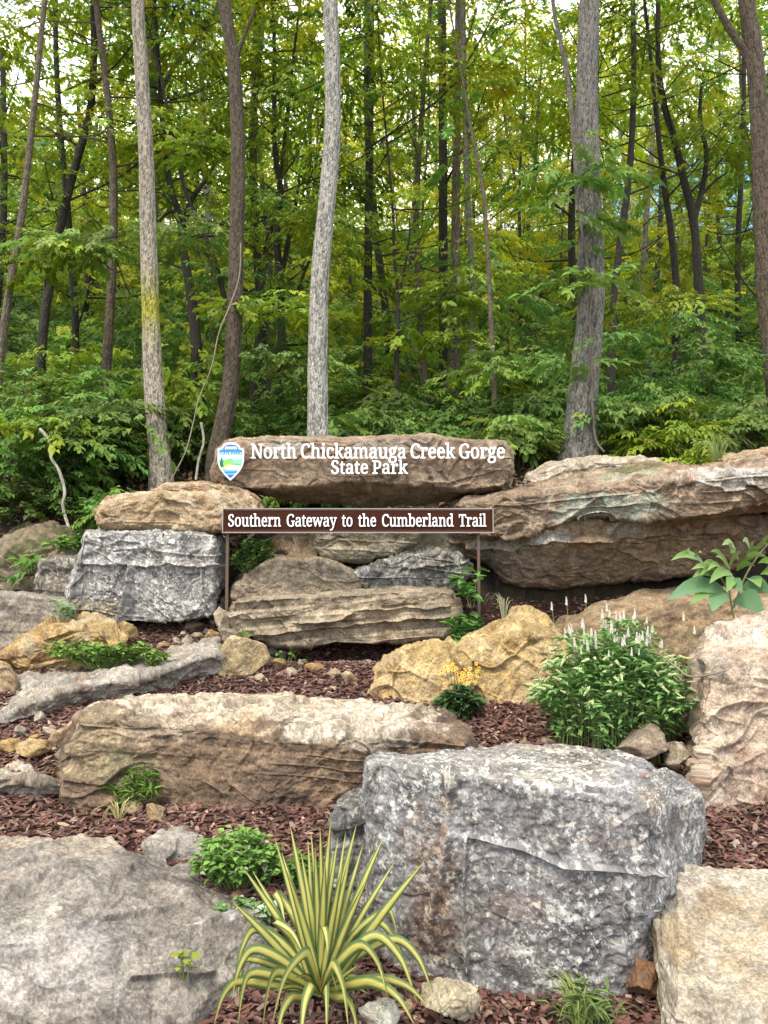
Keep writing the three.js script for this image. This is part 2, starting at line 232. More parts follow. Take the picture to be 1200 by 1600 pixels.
rock('lichen_block', 'squared grey block crusted with white lichen below the tan boulder', { raised: 1, seed: 4, lichen: 1, dF: 6.3, dB: 7.1, nu: 220, nF: 110, nT: 30, r: 0.02, cols: [[0.54, 0.53, 0.52], [0.64, 0.63, 0.62], [0.4, 0.39, 0.385]], amp: { big: 0.02, facet: 0.028, ff: 4, crack: 0.006 },
  cracks: [{ p: [[130, 880], [200, 882], [232, 886], [262, 878], [300, 886], [345, 884]], w: 2.4, d: 0.05 }, { p: [[206, 886], [200, 910], [196, 940], [186, 968]], w: 4, d: 0.08 }, { p: [[312, 890], [316, 930], [324, 962]], w: 2, d: 0.03 }],
  patches: [{ c: [0.15, 0.14, 0.14], f: 5, t: 0.15, a: 0.6 }, { c: [0.72, 0.72, 0.69], f: 11, t: 0.1, k: 4, a: 0.75 }], blobs: [{ at: [135, 955, 6.3], r: [0.3, 0.12, 1], c: [0.45, 0.4, 0.25] }],
  st: [[112, 905, 910, 955], [126, 870, 876, 962], [134, 829, 834, 966], [200, 827, 831, 972], [260, 828, 832, 972], [310, 830, 834, 968], [332, 832, 836, 962, { dF: 6.32 }], [340, 834, 838, 945, { dF: 6.5 }], [352, 838, 842, 905, { dF: 6.85 }]] });
rock('side_block', 'small weathered grey block tucked beside the lichen block', { seed: 5, lichen: 1, dF: 6.75, dB: 7.3, nu: 90, nF: 50, nT: 24, cols: [[0.27, 0.25, 0.2], [0.38, 0.36, 0.32], [0.18, 0.16, 0.13]], st: [[56, 895, 898, 925], [64, 872, 876, 935], [100, 868, 872, 945], [145, 867, 871, 945]] });
rock('mossy_boulder', 'brown boulder streaked with green moss under the leafy undergrowth', { seed: 6, dF: 7.2, dB: 8.4, nu: 120, nF: 60, nT: 60, r: 0.25, bed: [0.5, 1, 0.1], cols: [[0.2, 0.16, 0.1], [0.3, 0.25, 0.17], [0.13, 0.11, 0.07]], patches: [{ c: MOSS, f: 2.2, t: 0.05, a: 0.8 }], amp: { big: 0.08, facet: 0.05, ff: 2.5, strata: 0.02 }, st: [[-90, 838, 850, 940], [0, 836, 852, 940], [40, 822, 836, 938], [80, 816, 830, 935], [115, 824, 840, 930], [150, 852, 868, 920]] });
rock('grey_slab', 'low smooth grey slab leading up to the lichen block', { seed: 7, dF: 6.0, dB: 6.8, nu: 120, nF: 50, nT: 40, r: 0.05, cols: [[0.33, 0.29, 0.25], [0.43, 0.4, 0.36], [0.25, 0.21, 0.17]], amp: { facet: 0.012, strata: 0.016, sf: 16, groove: 0.02 }, st: [[-110, 924, 932, 1012], [0, 923, 930, 1004], [60, 925, 932, 990], [100, 930, 938, 966], [120, 942, 947, 955]] });
rock('ochre_rock', 'crumbling ochre yellow rock with an overhanging rusty edge', { seed: 8, dF: 5.6, dB: 6.25, nu: 150, nF: 70, nT: 60, r: 0.04, under: 0.06, cols: OCHRE, bed: [-0.35, 1, 0.2], patches: [{ c: RUST, f: 3, t: 0.14, a: 0.6 }, { c: [0.5, 0.46, 0.33], f: 4, t: 0.12, k: 6, a: 0.6 }], amp: { facet: 0.05, ff: 4.5, strata: 0.03, groove: 0.03 }, st: [[8, 1012, 1026, 1050], [40, 986, 1008, 1058], [80, 958, 990, 1060], [130, 962, 982, 1056], [172, 968, 986, 1034], [188, 985, 997, 1018]] });
rock('edge_rock', 'small tan rock wedged below the ochre rock', { seed: 9, dF: 5.3, dB: 5.8, nu: 50, nF: 40, nT: 24, cols: TAN, st: [[-50, 1018, 1028, 1100], [0, 1022, 1032, 1098], [15, 1030, 1042, 1088], [24, 1046, 1058, 1076]] });
rock('curved_slab', 'long thin curved grey slab with a dark undercut edge', { raised: 1, seed: 10, dF: 5.25, dB: 5.95, nu: 300, nF: 70, nT: 90, r: 0.04, under: 0.16, bulge: 0.02, cols: [[0.32, 0.29, 0.25], [0.44, 0.41, 0.36], [0.28, 0.24, 0.2]], bed: [-0.22, 1, 0.25], band: 24, patches: [{ c: [0.6, 0.58, 0.54], f: 4, t: 0.1, sy: 2, a: 0.7 }], amp: { big: 0.03, facet: 0.03, ff: 4, strata: 0.03, sf: 16, groove: 0.02 },
  st: [[-60, 1100, 1150, 1190, { dF: 4.8 }], [0, 1080, 1124, 1164, { dF: 4.85 }], [40, 1054, 1100, 1140, { dF: 4.9 }], [90, 1040, 1082, 1122, { dF: 5.0 }], [150, 1034, 1070, 1108, { dF: 5.1 }], [200, 1030, 1062, 1098, { dF: 5.15 }], [260, 1018, 1048, 1086, { dF: 5.25 }], [310, 1004, 1032, 1072, { dF: 5.4 }], [338, 1000, 1022, 1062, { dF: 5.45 }], [348, 1008, 1026, 1052, { dF: 5.5 }]] });
rock('layered_slab', 'thick buff slab of stepped layers below the brown sign', { raised: 1, seed: 11, dF: 6.05, dB: 6.75, nu: 300, nF: 100, nT: 30, r: 0.012, under: 0.05, cols: BUFF, bed: [-0.10, 1, 0.0], band: 20, patches: [{ c: [0.2, 0.165, 0.125], f: 2.5, t: 0.17, a: 0.5 }, { c: [0.5, 0.44, 0.34], f: 4, t: 0.13, a: 0.5, k: 3 }], amp: { big: 0.02, facet: 0.02, ff: 3, strata: 0.045, sf: 15, groove: 0.012 },
  cracks: [{ p: [[470, 972], [520, 968], [560, 952], [620, 950], [700, 944]], w: 2, d: 0.04 }, { p: [[400, 990], [480, 982], [560, 975], [640, 965], [700, 960]], w: 2.2, d: 0.04 }],
  st: [[360, 944, 948, 978], [372, 931, 939, 992], [400, 924, 936, 1003], [470, 920, 934, 1007], [560, 917, 929, 1006], [620, 916, 924, 1001], [680, 917, 923, 993], [706, 921, 927, 986]] });
rock('wedge_slab', 'sloping buff rock resting on top of the layered slab', { raised: 1, seed: 12, dF: 6.4, dB: 7.1, nu: 180, nF: 56, nT: 36, r: 0.03, bed: [0.18, 1, 0.1], cols: BUFF, patches: [{ c: [0.5, 0.5, 0.45], f: 6, t: 0.19, a: 0.6 }, { c: DARK, f: 5, t: 0.2, k: 8, a: 0.6 }], amp: { facet: 0.025, strata: 0.02 }, st: [[370, 910, 914, 934], [384, 890, 897, 934], [428, 864, 872, 934], [500, 868, 878, 932], [548, 884, 894, 928], [576, 904, 909, 922]] });
rock('gap_rock', 'small brown rock wedged behind the sign above the sloping rock', { seed: 13, dF: 7.0, dB: 7.6, nu: 70, nF: 30, nT: 24, cols: TAN, st: [[416, 845, 849, 880], [440, 832, 837, 884], [485, 834, 839, 880], [498, 850, 854, 872]] });
rock('cream_boulder', 'smooth cream boulder under the middle of the brown sign', { raised: 1, seed: 14, dF: 6.85, dB: 7.6, nu: 130, nF: 50, nT: 36, r: 0.1, cols: [[0.4, 0.36, 0.26], [0.54, 0.5, 0.4], [0.32, 0.28, 0.17]], amp: { big: 0.04, facet: 0.02 }, under: 0.1, st: [[490, 828, 834, 866], [506, 812, 820, 876], [560, 806, 816, 882], [612, 810, 820, 872], [655, 822, 830, 850]] });
rock('olive_rock', 'olive stained rock in the shade under the word Cumberland on the sign', { seed: 15, dF: 7.0, dB: 7.6, nu: 80, nF: 40, nT: 24, r: 0.07, cols: [[0.31, 0.27, 0.16], [0.4, 0.35, 0.23], [0.25, 0.21, 0.12]], st: [[632, 850, 855, 875], [660, 826, 834, 876], [700, 822, 830, 872], [726, 826, 834, 868]] });
rock('ashy_rock', 'ash grey cracked rock between the sign posts above the layered slab', { raised: 1, seed: 16, lichen: 1, dF: 6.55, dB: 7.2, nu: 150, nF: 60, nT: 40, r: 0.03, cols: [[0.34, 0.34, 0.32], [0.48, 0.48, 0.46], [0.25, 0.245, 0.23]], patches: [{ c: DARK, f: 4, t: 0.1, a: 0.6 }], amp: { facet: 0.04, ff: 4.5, strata: 0.03, groove: 0.03 }, cracks: [{ p: [[640, 888], [680, 884], [722, 882]], w: 2, d: 0.04 }], st: [[560, 892, 895, 918], [590, 874, 880, 922], [640, 862, 868, 924], [695, 857, 863, 924], [716, 862, 868, 920], [724, 876, 882, 905]] });
const cap = rock('ledge_slab', 'broad overhanging brown ledge with pale green lichen beside the brown sign', { raised: 1, seed: 17, dF: 6.4, dB: 7.4, nu: 380, nF: 64, nT: 70, r: 0.03, under: 0.06, cols: [[0.3, 0.22, 0.15], [0.44, 0.35, 0.26], [0.22, 0.15, 0.10]], bed: [-0.06, 1, 0.1], band: 16, patches: [{ c: [0.16, 0.14, 0.12], f: 4, t: 0.16, a: 0.55 }, { c: MOSS, f: 3, t: 0.22, k: 5, a: 0.7 }],
  blobs: [{ at: [960, 790, 6.2], r: [0.55, 0.13, 1], c: [0.36, 0.42, 0.35] }, { at: [900, 808, 6.3], r: [0.28, 0.08, 1], c: [0.42, 0.45, 0.4] }, { at: [1140, 745, 5.9], r: [0.35, 0.12, 1], c: [0.66, 0.64, 0.6] }, { at: [980, 745, 6.6], r: [0.3, 0.1, 0.5], c: [0.42, 0.45, 0.33] }, { at: [1000, 735, 6.9], r: [0.3, 0.08, 0.4], c: MOSS }],
  amp: { big: 0.05, facet: 0.045, ff: 3, strata: 0.02, sf: 12, groove: 0.02 },
  st: [[714, 780, 788, 806, { dF: 6.6 }], [730, 774, 784, 836, { dF: 6.5 }], [790, 766, 779, 842, { dF: 6.42 }], [850, 752, 772, 828, { dF: 6.35 }], [900, 740, 766, 814, { dF: 6.3 }], [960, 730, 760, 812, { dF: 6.2 }], [1010, 724, 752, 812, { dF: 6.1 }], [1060, 724, 750, 810, { dF: 6.0 }], [1110, 722, 745, 806, { dF: 5.8 }], [1150, 722, 740, 798, { dF: 5.7 }], [1200, 708, 732, 790, { dF: 5.75 }], [1330, 690, 720, 780, { dF: 5.8 }]] });
rock('cliff_rock', 'massive undercut brown rock face beneath the lichen ledge', { raised: 1, seed: 18, dF: 6.5, dB: 7.4, nu: 340, nF: 110, nT: 24, r: 0.08, under: 0.42, cols: [[0.27, 0.2, 0.13], [0.34, 0.265, 0.18], [0.21, 0.15, 0.1]], band: 7, bed: [0.06, 1, 0.1], patches: [{ c: [0.17, 0.14, 0.11], f: 3, t: 0.15, a: 0.5 }], amp: { big: 0.06, facet: 0.03, ff: 2.6, strata: 0.02, sf: 7, groove: 0.02 },
  blobs: [{ at: [790, 850, 6.5], r: [0.3, 0.12, 1], c: [0.42, 0.43, 0.38] }, { at: [860, 835, 6.4], r: [0.22, 0.09, 1], c: [0.46, 0.47, 0.42] }, { at: [985, 825, 6.3], r: [0.2, 0.06, 1], c: [0.5, 0.49, 0.44] }, { at: [820, 880, 6.6], r: [0.3, 0.12, 1], c: [0.34, 0.3, 0.25], a: 0.6 }],
  cracks: [{ p: [[735, 846], [800, 852], [860, 838], [900, 842], [960, 838], [1160, 828]], w: 2.2, d: 0.05 }, { p: [[960, 855], [985, 862], [1000, 872], [1030, 876]], w: 2, d: 0.03 }],
  st: [[708, 806, 812, 872, { dF: 6.75 }], [760, 808, 814, 884, { dF: 6.6 }], [792, 808, 814, 908, { dF: 6.5 }], [850, 806, 812, 920, { dF: 6.42 }], [930, 804, 810, 920, { dF: 6.38 }], [1000, 802, 808, 910, { dF: 6.3 }], [1080, 800, 806, 898, { dF: 6.22 }], [1150, 798, 804, 888, { dF: 6.2 }], [1182, 800, 806, 870, { dF: 6.3 }], [1210, 800, 806, 850, { dF: 6.7 }]] });
rock('shelf_rock', 'flat buff rock shelf at the foot of the thick vine clad trunk', { raised: 1, seed: 19, dF: 7.2, dB: 7.9, nu: 140, nF: 30, nT: 40, cols: PALE, bed: [-0.1, 1, 0.1], st: [[826, 738, 744, 764], [866, 722, 729, 766], [930, 712, 720, 762], [1000, 712, 720, 750], [1025, 722, 728, 742]] });
rock('corner_rock', 'tan rock lying on top of the lichen ledge', { raised: 1, seed: 20, dF: 6.7, dB: 7.5, nu: 60, nF: 30, nT: 30, cols: TAN, st: [[1130, 712, 717, 732], [1170, 704, 710, 732], [1230, 698, 705, 730], [1300, 700, 708, 735]] });
rock('sandy_rock', 'smooth sandy tan rock sloping down under the undercut face', { seed: 21, dF: 5.5, dB: 6.75, nu: 160, nF: 40, nT: 80, r: 0.2, smooth: 1, cols: [[0.3, 0.22, 0.13], [0.37, 0.28, 0.17], [0.24, 0.17, 0.1]], amp: { big: 0.07, facet: 0.03, ff: 3, strata: 0.012, groove: 0.008 }, st: [[860, 985, 995, 1040], [890, 960, 980, 1040], [940, 938, 962, 1040], [1010, 916, 945, 1040], [1090, 912, 935, 1040], [1150, 915, 940, 1040], [1260, 920, 945, 1040]] });
rock('yellow_boulder', 'golden yellow boulder with a notched crest beside the mauve flowering clump', { seed: 22, dF: 5.3, dB: 5.85, nu: 260, nF: 90, nT: 50, r: 0.09, under: -0.14, cols: [[0.46, 0.33, 0.14], [0.58, 0.45, 0.24], [0.40, 0.28, 0.12]], bed: [0.5, 1, 0.3], amp: { big: 0.05, facet: 0.04, ff: 4, strata: 0.014, groove: 0.01 }, patches: [{ c: [0.6, 0.46, 0.28], f: 3, t: 0.12, a: 0.6 }, { c: [0.3, 0.22, 0.07], f: 2.5, t: 0.16, k: 7, a: 0.5 }], cracks: [{ p: [[700, 1000], [710, 1015], [715, 1030], [722, 1045]], w: 4, d: 0.04 }],
  st: [[586, 1064, 1068, 1080], [594, 1040, 1050, 1086], [612, 1014, 1026, 1090], [640, 1000, 1014, 1092], [678, 989, 1006, 1094], [696, 992, 1010, 1096], [712, 999, 1018, 1098], [732, 984, 1006, 1100], [775, 964, 990, 1104], [828, 954, 982, 1110], [856, 961, 990, 1112], [880, 990, 1015, 1110], [898, 1040, 1055, 1100]] });
rock('long_boulder', 'long brown boulder with bright pale bedding along its top', { seed: 23, dF: 4.0, dB: 4.75, nu: 420, nF: 130, nT: 80, r: 0.07, under: -0.05, bulge: 0.05, cols: [[0.175, 0.12, 0.078], [0.25, 0.175, 0.115], [0.115, 0.08, 0.056]], bed: [0.08, 1, 0.22], band: 26, amp: { big: 0.045, facet: 0.034, ff: 4.2, strata: 0.022, sf: 20, groove: 0.01, fine: 0.008, crack: 0.005 },
  patches: [{ c: [0.16, 0.11, 0.085], f: 3, t: 0.16, a: 0.6 }], blobs: [{ at: [420, 1092, 4.55], r: [1.5, 0.12, 0.5], c: [0.62, 0.54, 0.42], a: 0.9 }, { at: [560, 1125, 4.2], r: [0.5, 0.12, 0.5], c: [0.62, 0.56, 0.46], a: 0.9 }, { at: [250, 1130, 4.0], r: [0.22, 0.12, 0.4], c: [0.46, 0.38, 0.28], a: 0.7 }, { at: [150, 1160, 4.0], r: [0.16, 0.2, 0.5], c: [0.42, 0.34, 0.21], a: 0.7 }, { at: [200, 1200, 4.0], r: [0.2, 0.1, 0.5], c: [0.24, 0.23, 0.13], a: 0.7 }, { at: [370, 1125, 4.0], r: [0.16, 0.07, 0.4], c: [0.6, 0.42, 0.24], a: 0.6 }],
    st: [[116, 1138, 1150, 1190], [124, 1112, 1124, 1214], [150, 1098, 1116, 1226], [220, 1087, 1122, 1246], [300, 1079, 1130, 1262], [400, 1076, 1146, 1274], [500, 1079, 1150, 1282], [570, 1084, 1150, 1280], [640, 1092, 1150, 1250], [690, 1104, 1152, 1220], [724, 1128, 1150, 1180]] });
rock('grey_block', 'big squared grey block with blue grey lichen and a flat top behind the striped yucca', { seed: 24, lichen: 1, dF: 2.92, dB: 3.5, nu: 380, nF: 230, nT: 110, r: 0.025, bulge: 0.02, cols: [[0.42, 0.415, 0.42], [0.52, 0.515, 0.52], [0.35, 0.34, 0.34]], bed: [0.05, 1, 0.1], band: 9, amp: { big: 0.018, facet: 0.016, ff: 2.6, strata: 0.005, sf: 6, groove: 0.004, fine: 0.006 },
  patches: [{ c: [0.52, 0.56, 0.58], f: 10, t: 0.12, a: 0.5, sy: 0.7 }, { c: [0.17, 0.15, 0.145], f: 6, t: 0.16, k: 8, a: 0.5, sy: 0.6 }, { c: [0.4, 0.36, 0.32], f: 2, t: 0.12, k: 5, a: 0.4 }], blobs: [{ at: [680, 1400, 2.9], r: [0.11, 0.3, 0.5], c: [0.3, 0.2, 0.14], a: 0.8 }, { at: [670, 1470, 2.9], r: [0.16, 0.08, 0.5], c: [0.13, 0.09, 0.07], a: 0.8 }, { at: [810, 1420, 2.9], r: [0.12, 0.08, 0.5], c: [0.4, 0.32, 0.27], a: 0.5 }, { at: [860, 1190, 3.2], r: [0.8, 0.05, 0.35], c: [0.58, 0.54, 0.47], a: 0.85 }, { at: [985, 1400, 2.95], r: [0.02, 0.24, 0.5], c: [0.68, 0.7, 0.68], a: 0.8 }, { at: [1020, 1255, 3.0], r: [0.1, 0.035, 0.4], c: [0.62, 0.52, 0.38], a: 0.7 }],  // broad blob on the bare buff top also paints in overhead brightness
  cracks: [{ p: [[706, 1212], [700, 1260], [704, 1300], [692, 1360], [676, 1430]], w: 5, d: 0.035 }, { p: [[728, 1310], [724, 1400], [730, 1520]], w: 3, d: 0.03 }, { p: [[735, 1305], [800, 1322], [840, 1335], [880, 1352], [960, 1358], [1030, 1366]], w: 3, d: 0.03 }, { p: [[905, 1420], [912, 1480], [902, 1520]], w: 2.5, d: 0.02 }, { p: [[690, 1205], [730, 1202], [780, 1198]], w: 3, d: 0.03 }, { p: [[962, 1370], [958, 1440], [970, 1500]], w: 6, d: 0.03 }],
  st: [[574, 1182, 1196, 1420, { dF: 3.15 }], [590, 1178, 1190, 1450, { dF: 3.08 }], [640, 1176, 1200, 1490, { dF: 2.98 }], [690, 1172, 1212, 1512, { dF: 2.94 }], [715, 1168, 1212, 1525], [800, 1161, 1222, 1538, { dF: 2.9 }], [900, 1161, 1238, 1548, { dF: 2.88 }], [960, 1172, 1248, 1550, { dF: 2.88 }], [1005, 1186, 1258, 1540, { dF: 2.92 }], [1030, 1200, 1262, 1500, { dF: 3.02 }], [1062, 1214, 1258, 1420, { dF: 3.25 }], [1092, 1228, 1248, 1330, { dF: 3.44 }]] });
rock('shoulder_rock', 'small lichen spotted rock leaning on the side of the big grey block', { seed: 25, lichen: 1, dF: 3.2, dB: 3.6, nu: 80, nF: 80, nT: 40, r: 0.06, cols: GREY, st: [[528, 1256, 1264, 1330], [538, 1240, 1248, 1400], [562, 1234, 1244, 1424], [592, 1238, 1250, 1424]] });
rock('domed_boulder', 'wide domed grey boulder spotted with white lichen beside the striped yucca', { seed: 26, dF: 2.85, dB: 3.62, nu: 380, nF: 180, nT: 160, r: 0.22, under: -0.36, smooth: 0.8, cols: [[0.25, 0.23, 0.205], [0.33, 0.305, 0.275], [0.19, 0.17, 0.15]], bed: [0.08, 1, 0.35], band: 10, amp: { big: 0.06, facet: 0.03, ff: 2.2, strata: 0.014, sf: 7, groove: 0.02, fine: 0.006 },
  patches: [{ c: [0.38, 0.35, 0.31], f: 4, t: 0.15, a: 0.4, sy: 0.6 }, { c: [0.5, 0.49, 0.46], f: 22, t: 0.24, a: 0.6, k: 2 }, { c: [0.13, 0.115, 0.105], f: 3, t: 0.13, k: 3, a: 0.5, sy: 0.5 }], blobs: [{ at: [45, 1440, 2.85], r: [0.09, 0.07, 0.2], c: [0.48, 0.47, 0.4], a: 0.6 }, { at: [70, 1500, 2.75], r: [0.3, 0.1, 0.3], c: [0.42, 0.41, 0.4], a: 0.5 }, { at: [330, 1460, 2.85], r: [0.13, 0.07, 0.3], c: [0.62, 0.61, 0.55], a: 0.85 }, { at: [345, 1500, 2.8], r: [0.1, 0.06, 0.3], c: [0.62, 0.66, 0.66], a: 0.8 }, { at: [80, 1570, 2.6], r: [0.35, 0.08, 0.5], c: [0.42, 0.4, 0.37], a: 0.5 }, { at: [120, 1310, 3.5], r: [0.5, 0.04, 0.3], c: [0.5, 0.42, 0.32], a: 0.6 }, { at: [420, 1410, 3.1], r: [0.14, 0.1, 0.3], c: [0.56, 0.55, 0.47], a: 0.8 }],
  cracks: [{ p: [[120, 1455], [150, 1435], [200, 1430], [240, 1422], [280, 1418]], w: 3, d: 0.022 }, { p: [[200, 1536], [240, 1530], [300, 1528], [330, 1524]], w: 4, d: 0.03 }, { p: [[165, 1420], [190, 1405]], w: 2, d: 0.01 }, { p: [[40, 1475], [0, 1480]], w: 2, d: 0.012 }],
  st: [[-170, 1310, 1430, 1720], [0, 1298, 1430, 1700], [100, 1293, 1430, 1690], [165, 1294, 1432, 1668], [205, 1316, 1440, 1640, { dF: 2.88, dFb: 2.55 }], [280, 1334, 1452, 1598, { dF: 2.92, dFb: 2.66 }], [340, 1346, 1462, 1570, { dF: 2.98, dFb: 2.78 }], [395, 1362, 1466, 1550, { dF: 3.04, dFb: 2.9 }], [428, 1388, 1466, 1534, { dF: 3.1, dFb: 2.98 }], [450, 1428, 1470, 1510, { dF: 3.14, dFb: 3.08 }]] });
rock('path_slab', 'pale flat slab with a buff top beside the big grey block', { seed: 27, dF: 2.62, dB: 3.35, nu: 180, nF: 90, nT: 150, r: 0.05, under: -0.04, cols: [[0.42, 0.37, 0.29], [0.52, 0.48, 0.41], [0.36, 0.29, 0.2]], bed: [0.02, 1, 0.3], amp: { big: 0.03, facet: 0.014, ff: 2.6, strata: 0.008, groove: 0.008 }, patches: [{ c: [0.46, 0.36, 0.22], f: 2.2, t: 0.1, a: 0.5 }], cracks: [{ p: [[1046, 1370], [1070, 1410], [1085, 1500]], w: 2, d: 0.012 }],
  st: [[1026, 1356, 1450, 1520, { dF: 2.9 }], [1034, 1351, 1500, 1585, { dF: 2.75 }], [1060, 1348, 1560, 1650, { dF: 2.62 }], [1120, 1350, 1580, 1670], [1200, 1352, 1590, 1690], [1330, 1356, 1600, 1700]] });
rock('pinkish_boulder', 'large pinkish tan boulder rising beside the mauve flowering clump', { seed: 28, dF: 4.15, dB: 4.95, nu: 200, nF: 170, nT: 80, r: 0.12, under: -0.25, cols: [[0.46, 0.36, 0.27], [0.6, 0.51, 0.41], [0.38, 0.27, 0.2]], bed: [0.3, 1, 0.2], amp: { big: 0.06, facet: 0.05, ff: 3, strata: 0.012, groove: 0.012 }, patches: [{ c: [0.5, 0.36, 0.3], f: 2.6, t: 0.1, a: 0.5 }], blobs: [{ at: [1110, 1040, 4.2], r: [0.1, 0.12, 0.4], c: [0.33, 0.3, 0.25], a: 0.7 }, { at: [1150, 985, 4.7], r: [0.3, 0.08, 0.5], c: [0.72, 0.66, 0.56], a: 0.7 }],
  cracks: [{ p: [[1100, 1130], [1130, 1105], [1160, 1095], [1200, 1098]], w: 3.5, d: 0.03 }, { p: [[1110, 1180], [1140, 1210], [1150, 1250], [1200, 1262]], w: 2, d: 0.018 }, { p: [[1165, 1160], [1170, 1230]], w: 2, d: 0.015 }],
  st: [[1082, 1130, 1150, 1190, { dF: 4.3 }], [1088, 1010, 1060, 1235, { dF: 4.25 }], [1100, 974, 1040, 1262], [1125, 968, 1034, 1296], [1160, 964, 1032, 1334], [1200, 961, 1030, 1345], [1330, 958, 1028, 1360]] });
rock('stepped_rock', 'grey layered rock with an undercut edge at the mulch beside the domed boulder', { raised: 1, seed: 29, dF: 4.0, dB: 4.55, nu: 130, nF: 70, nT: 50, r: 0.04, under: 0.14, cols: [[0.34, 0.31, 0.26], [0.46, 0.43, 0.37], [0.26, 0.22, 0.17]], bed: [-0.25, 1, 0.2], amp: { facet: 0.03, strata: 0.025, sf: 16, groove: 0.02 }, st: [[-90, 1188, 1212, 1300], [0, 1190, 1215, 1288], [48, 1186, 1213, 1272], [78, 1200, 1220, 1254], [94, 1216, 1226, 1242]] });
rock('flat_stone', 'flat grey stone flush with the mulch behind the domed boulder', { seed: 30, dF: 3.55, dB: 3.85, nu: 90, nF: 24, nT: 60, r: 0.03, amp: { big: 0.012, facet: 0.008, strata: 0.004, groove: 0.004, fine: 0.003 }, cols: [[0.33, 0.31, 0.28], [0.44, 0.42, 0.38], [0.27, 0.25, 0.22]], st: [[234, 1300, 1318, 1330], [250, 1286, 1322, 1338], [285, 1281, 1328, 1344], [315, 1292, 1330, 1342]] });
rock('hollow_stone', 'low grey green stone half buried in front of the layered slab', { seed: 31, lichen: 1, dF: 5.6, dB: 6.0, nu: 80, nF: 24, nT: 40, r: 0.05, cols: [[0.3, 0.31, 0.26], [0.42, 0.43, 0.37], [0.24, 0.23, 0.18]], st: [[506, 1048, 1053, 1066], [530, 1036, 1050, 1070], [570, 1030, 1048, 1070], [600, 1034, 1050, 1066]] });

// ------------------------------------------------------------------ lettering, emblem and the brown sign
const serif = await new FontLoader().loadAsync('fonts/droid/droid_serif_regular.typeface.json');
const white = new THREE.MeshStandardMaterial({ color: C(0.82, 0.82, 0.82), roughness: 0.45 });
// one mesh per letter, fitted between two pixels on a baseline, capitals of the given pixel height
function letters(text, x0, x1, yBase, yCap, d, parent, thick = 0.018, gap = 1) {
  const probe = new TextGeometry('H', { font: serif, size: 1, depth: 0.1, bevelEnabled: false }); probe.computeBoundingBox(); const capH = P(0, yCap, d).y - P(0, yBase, d).y, size = capH / probe.boundingBox.max.y, glyphs = []; let pen = 0;
  const k = size / serif.data.resolution;
  for (const ch of text) { const adv = serif.data.glyphs[ch].ha * k; if (ch !== ' ') glyphs.push([ch, pen]); pen += ch === ' ' ? adv * gap : adv; }
  const L = P(x0, yBase, d), R = P(x1, yBase, d), sx = (R.x - L.x) / pen, off = parent.position, shared = new Map();
  for (const [ch, at] of glyphs) {
    if (!shared.has(ch)) shared.set(ch, new TextGeometry(ch, { font: serif, size, depth: thick, curveSegments: 5, bevelEnabled: true, bevelThickness: 0.002, bevelSize: size * 0.022, bevelSegments: 1 }));
    const m = part('letter', shared.get(ch), white, parent); m.scale.x = sx; m.position.set(L.x + at * sx - off.x, L.y - off.y, L.z - off.z);
  }
}
letters('North Chickamauga Creek Gorge', 392, 789, 716.5, 694.5, 6.57, signRock, 0.02, 0.8);
letters('State Park', 517, 637, 740.5, 720.5, 6.57, signRock, 0.02, 0.8);
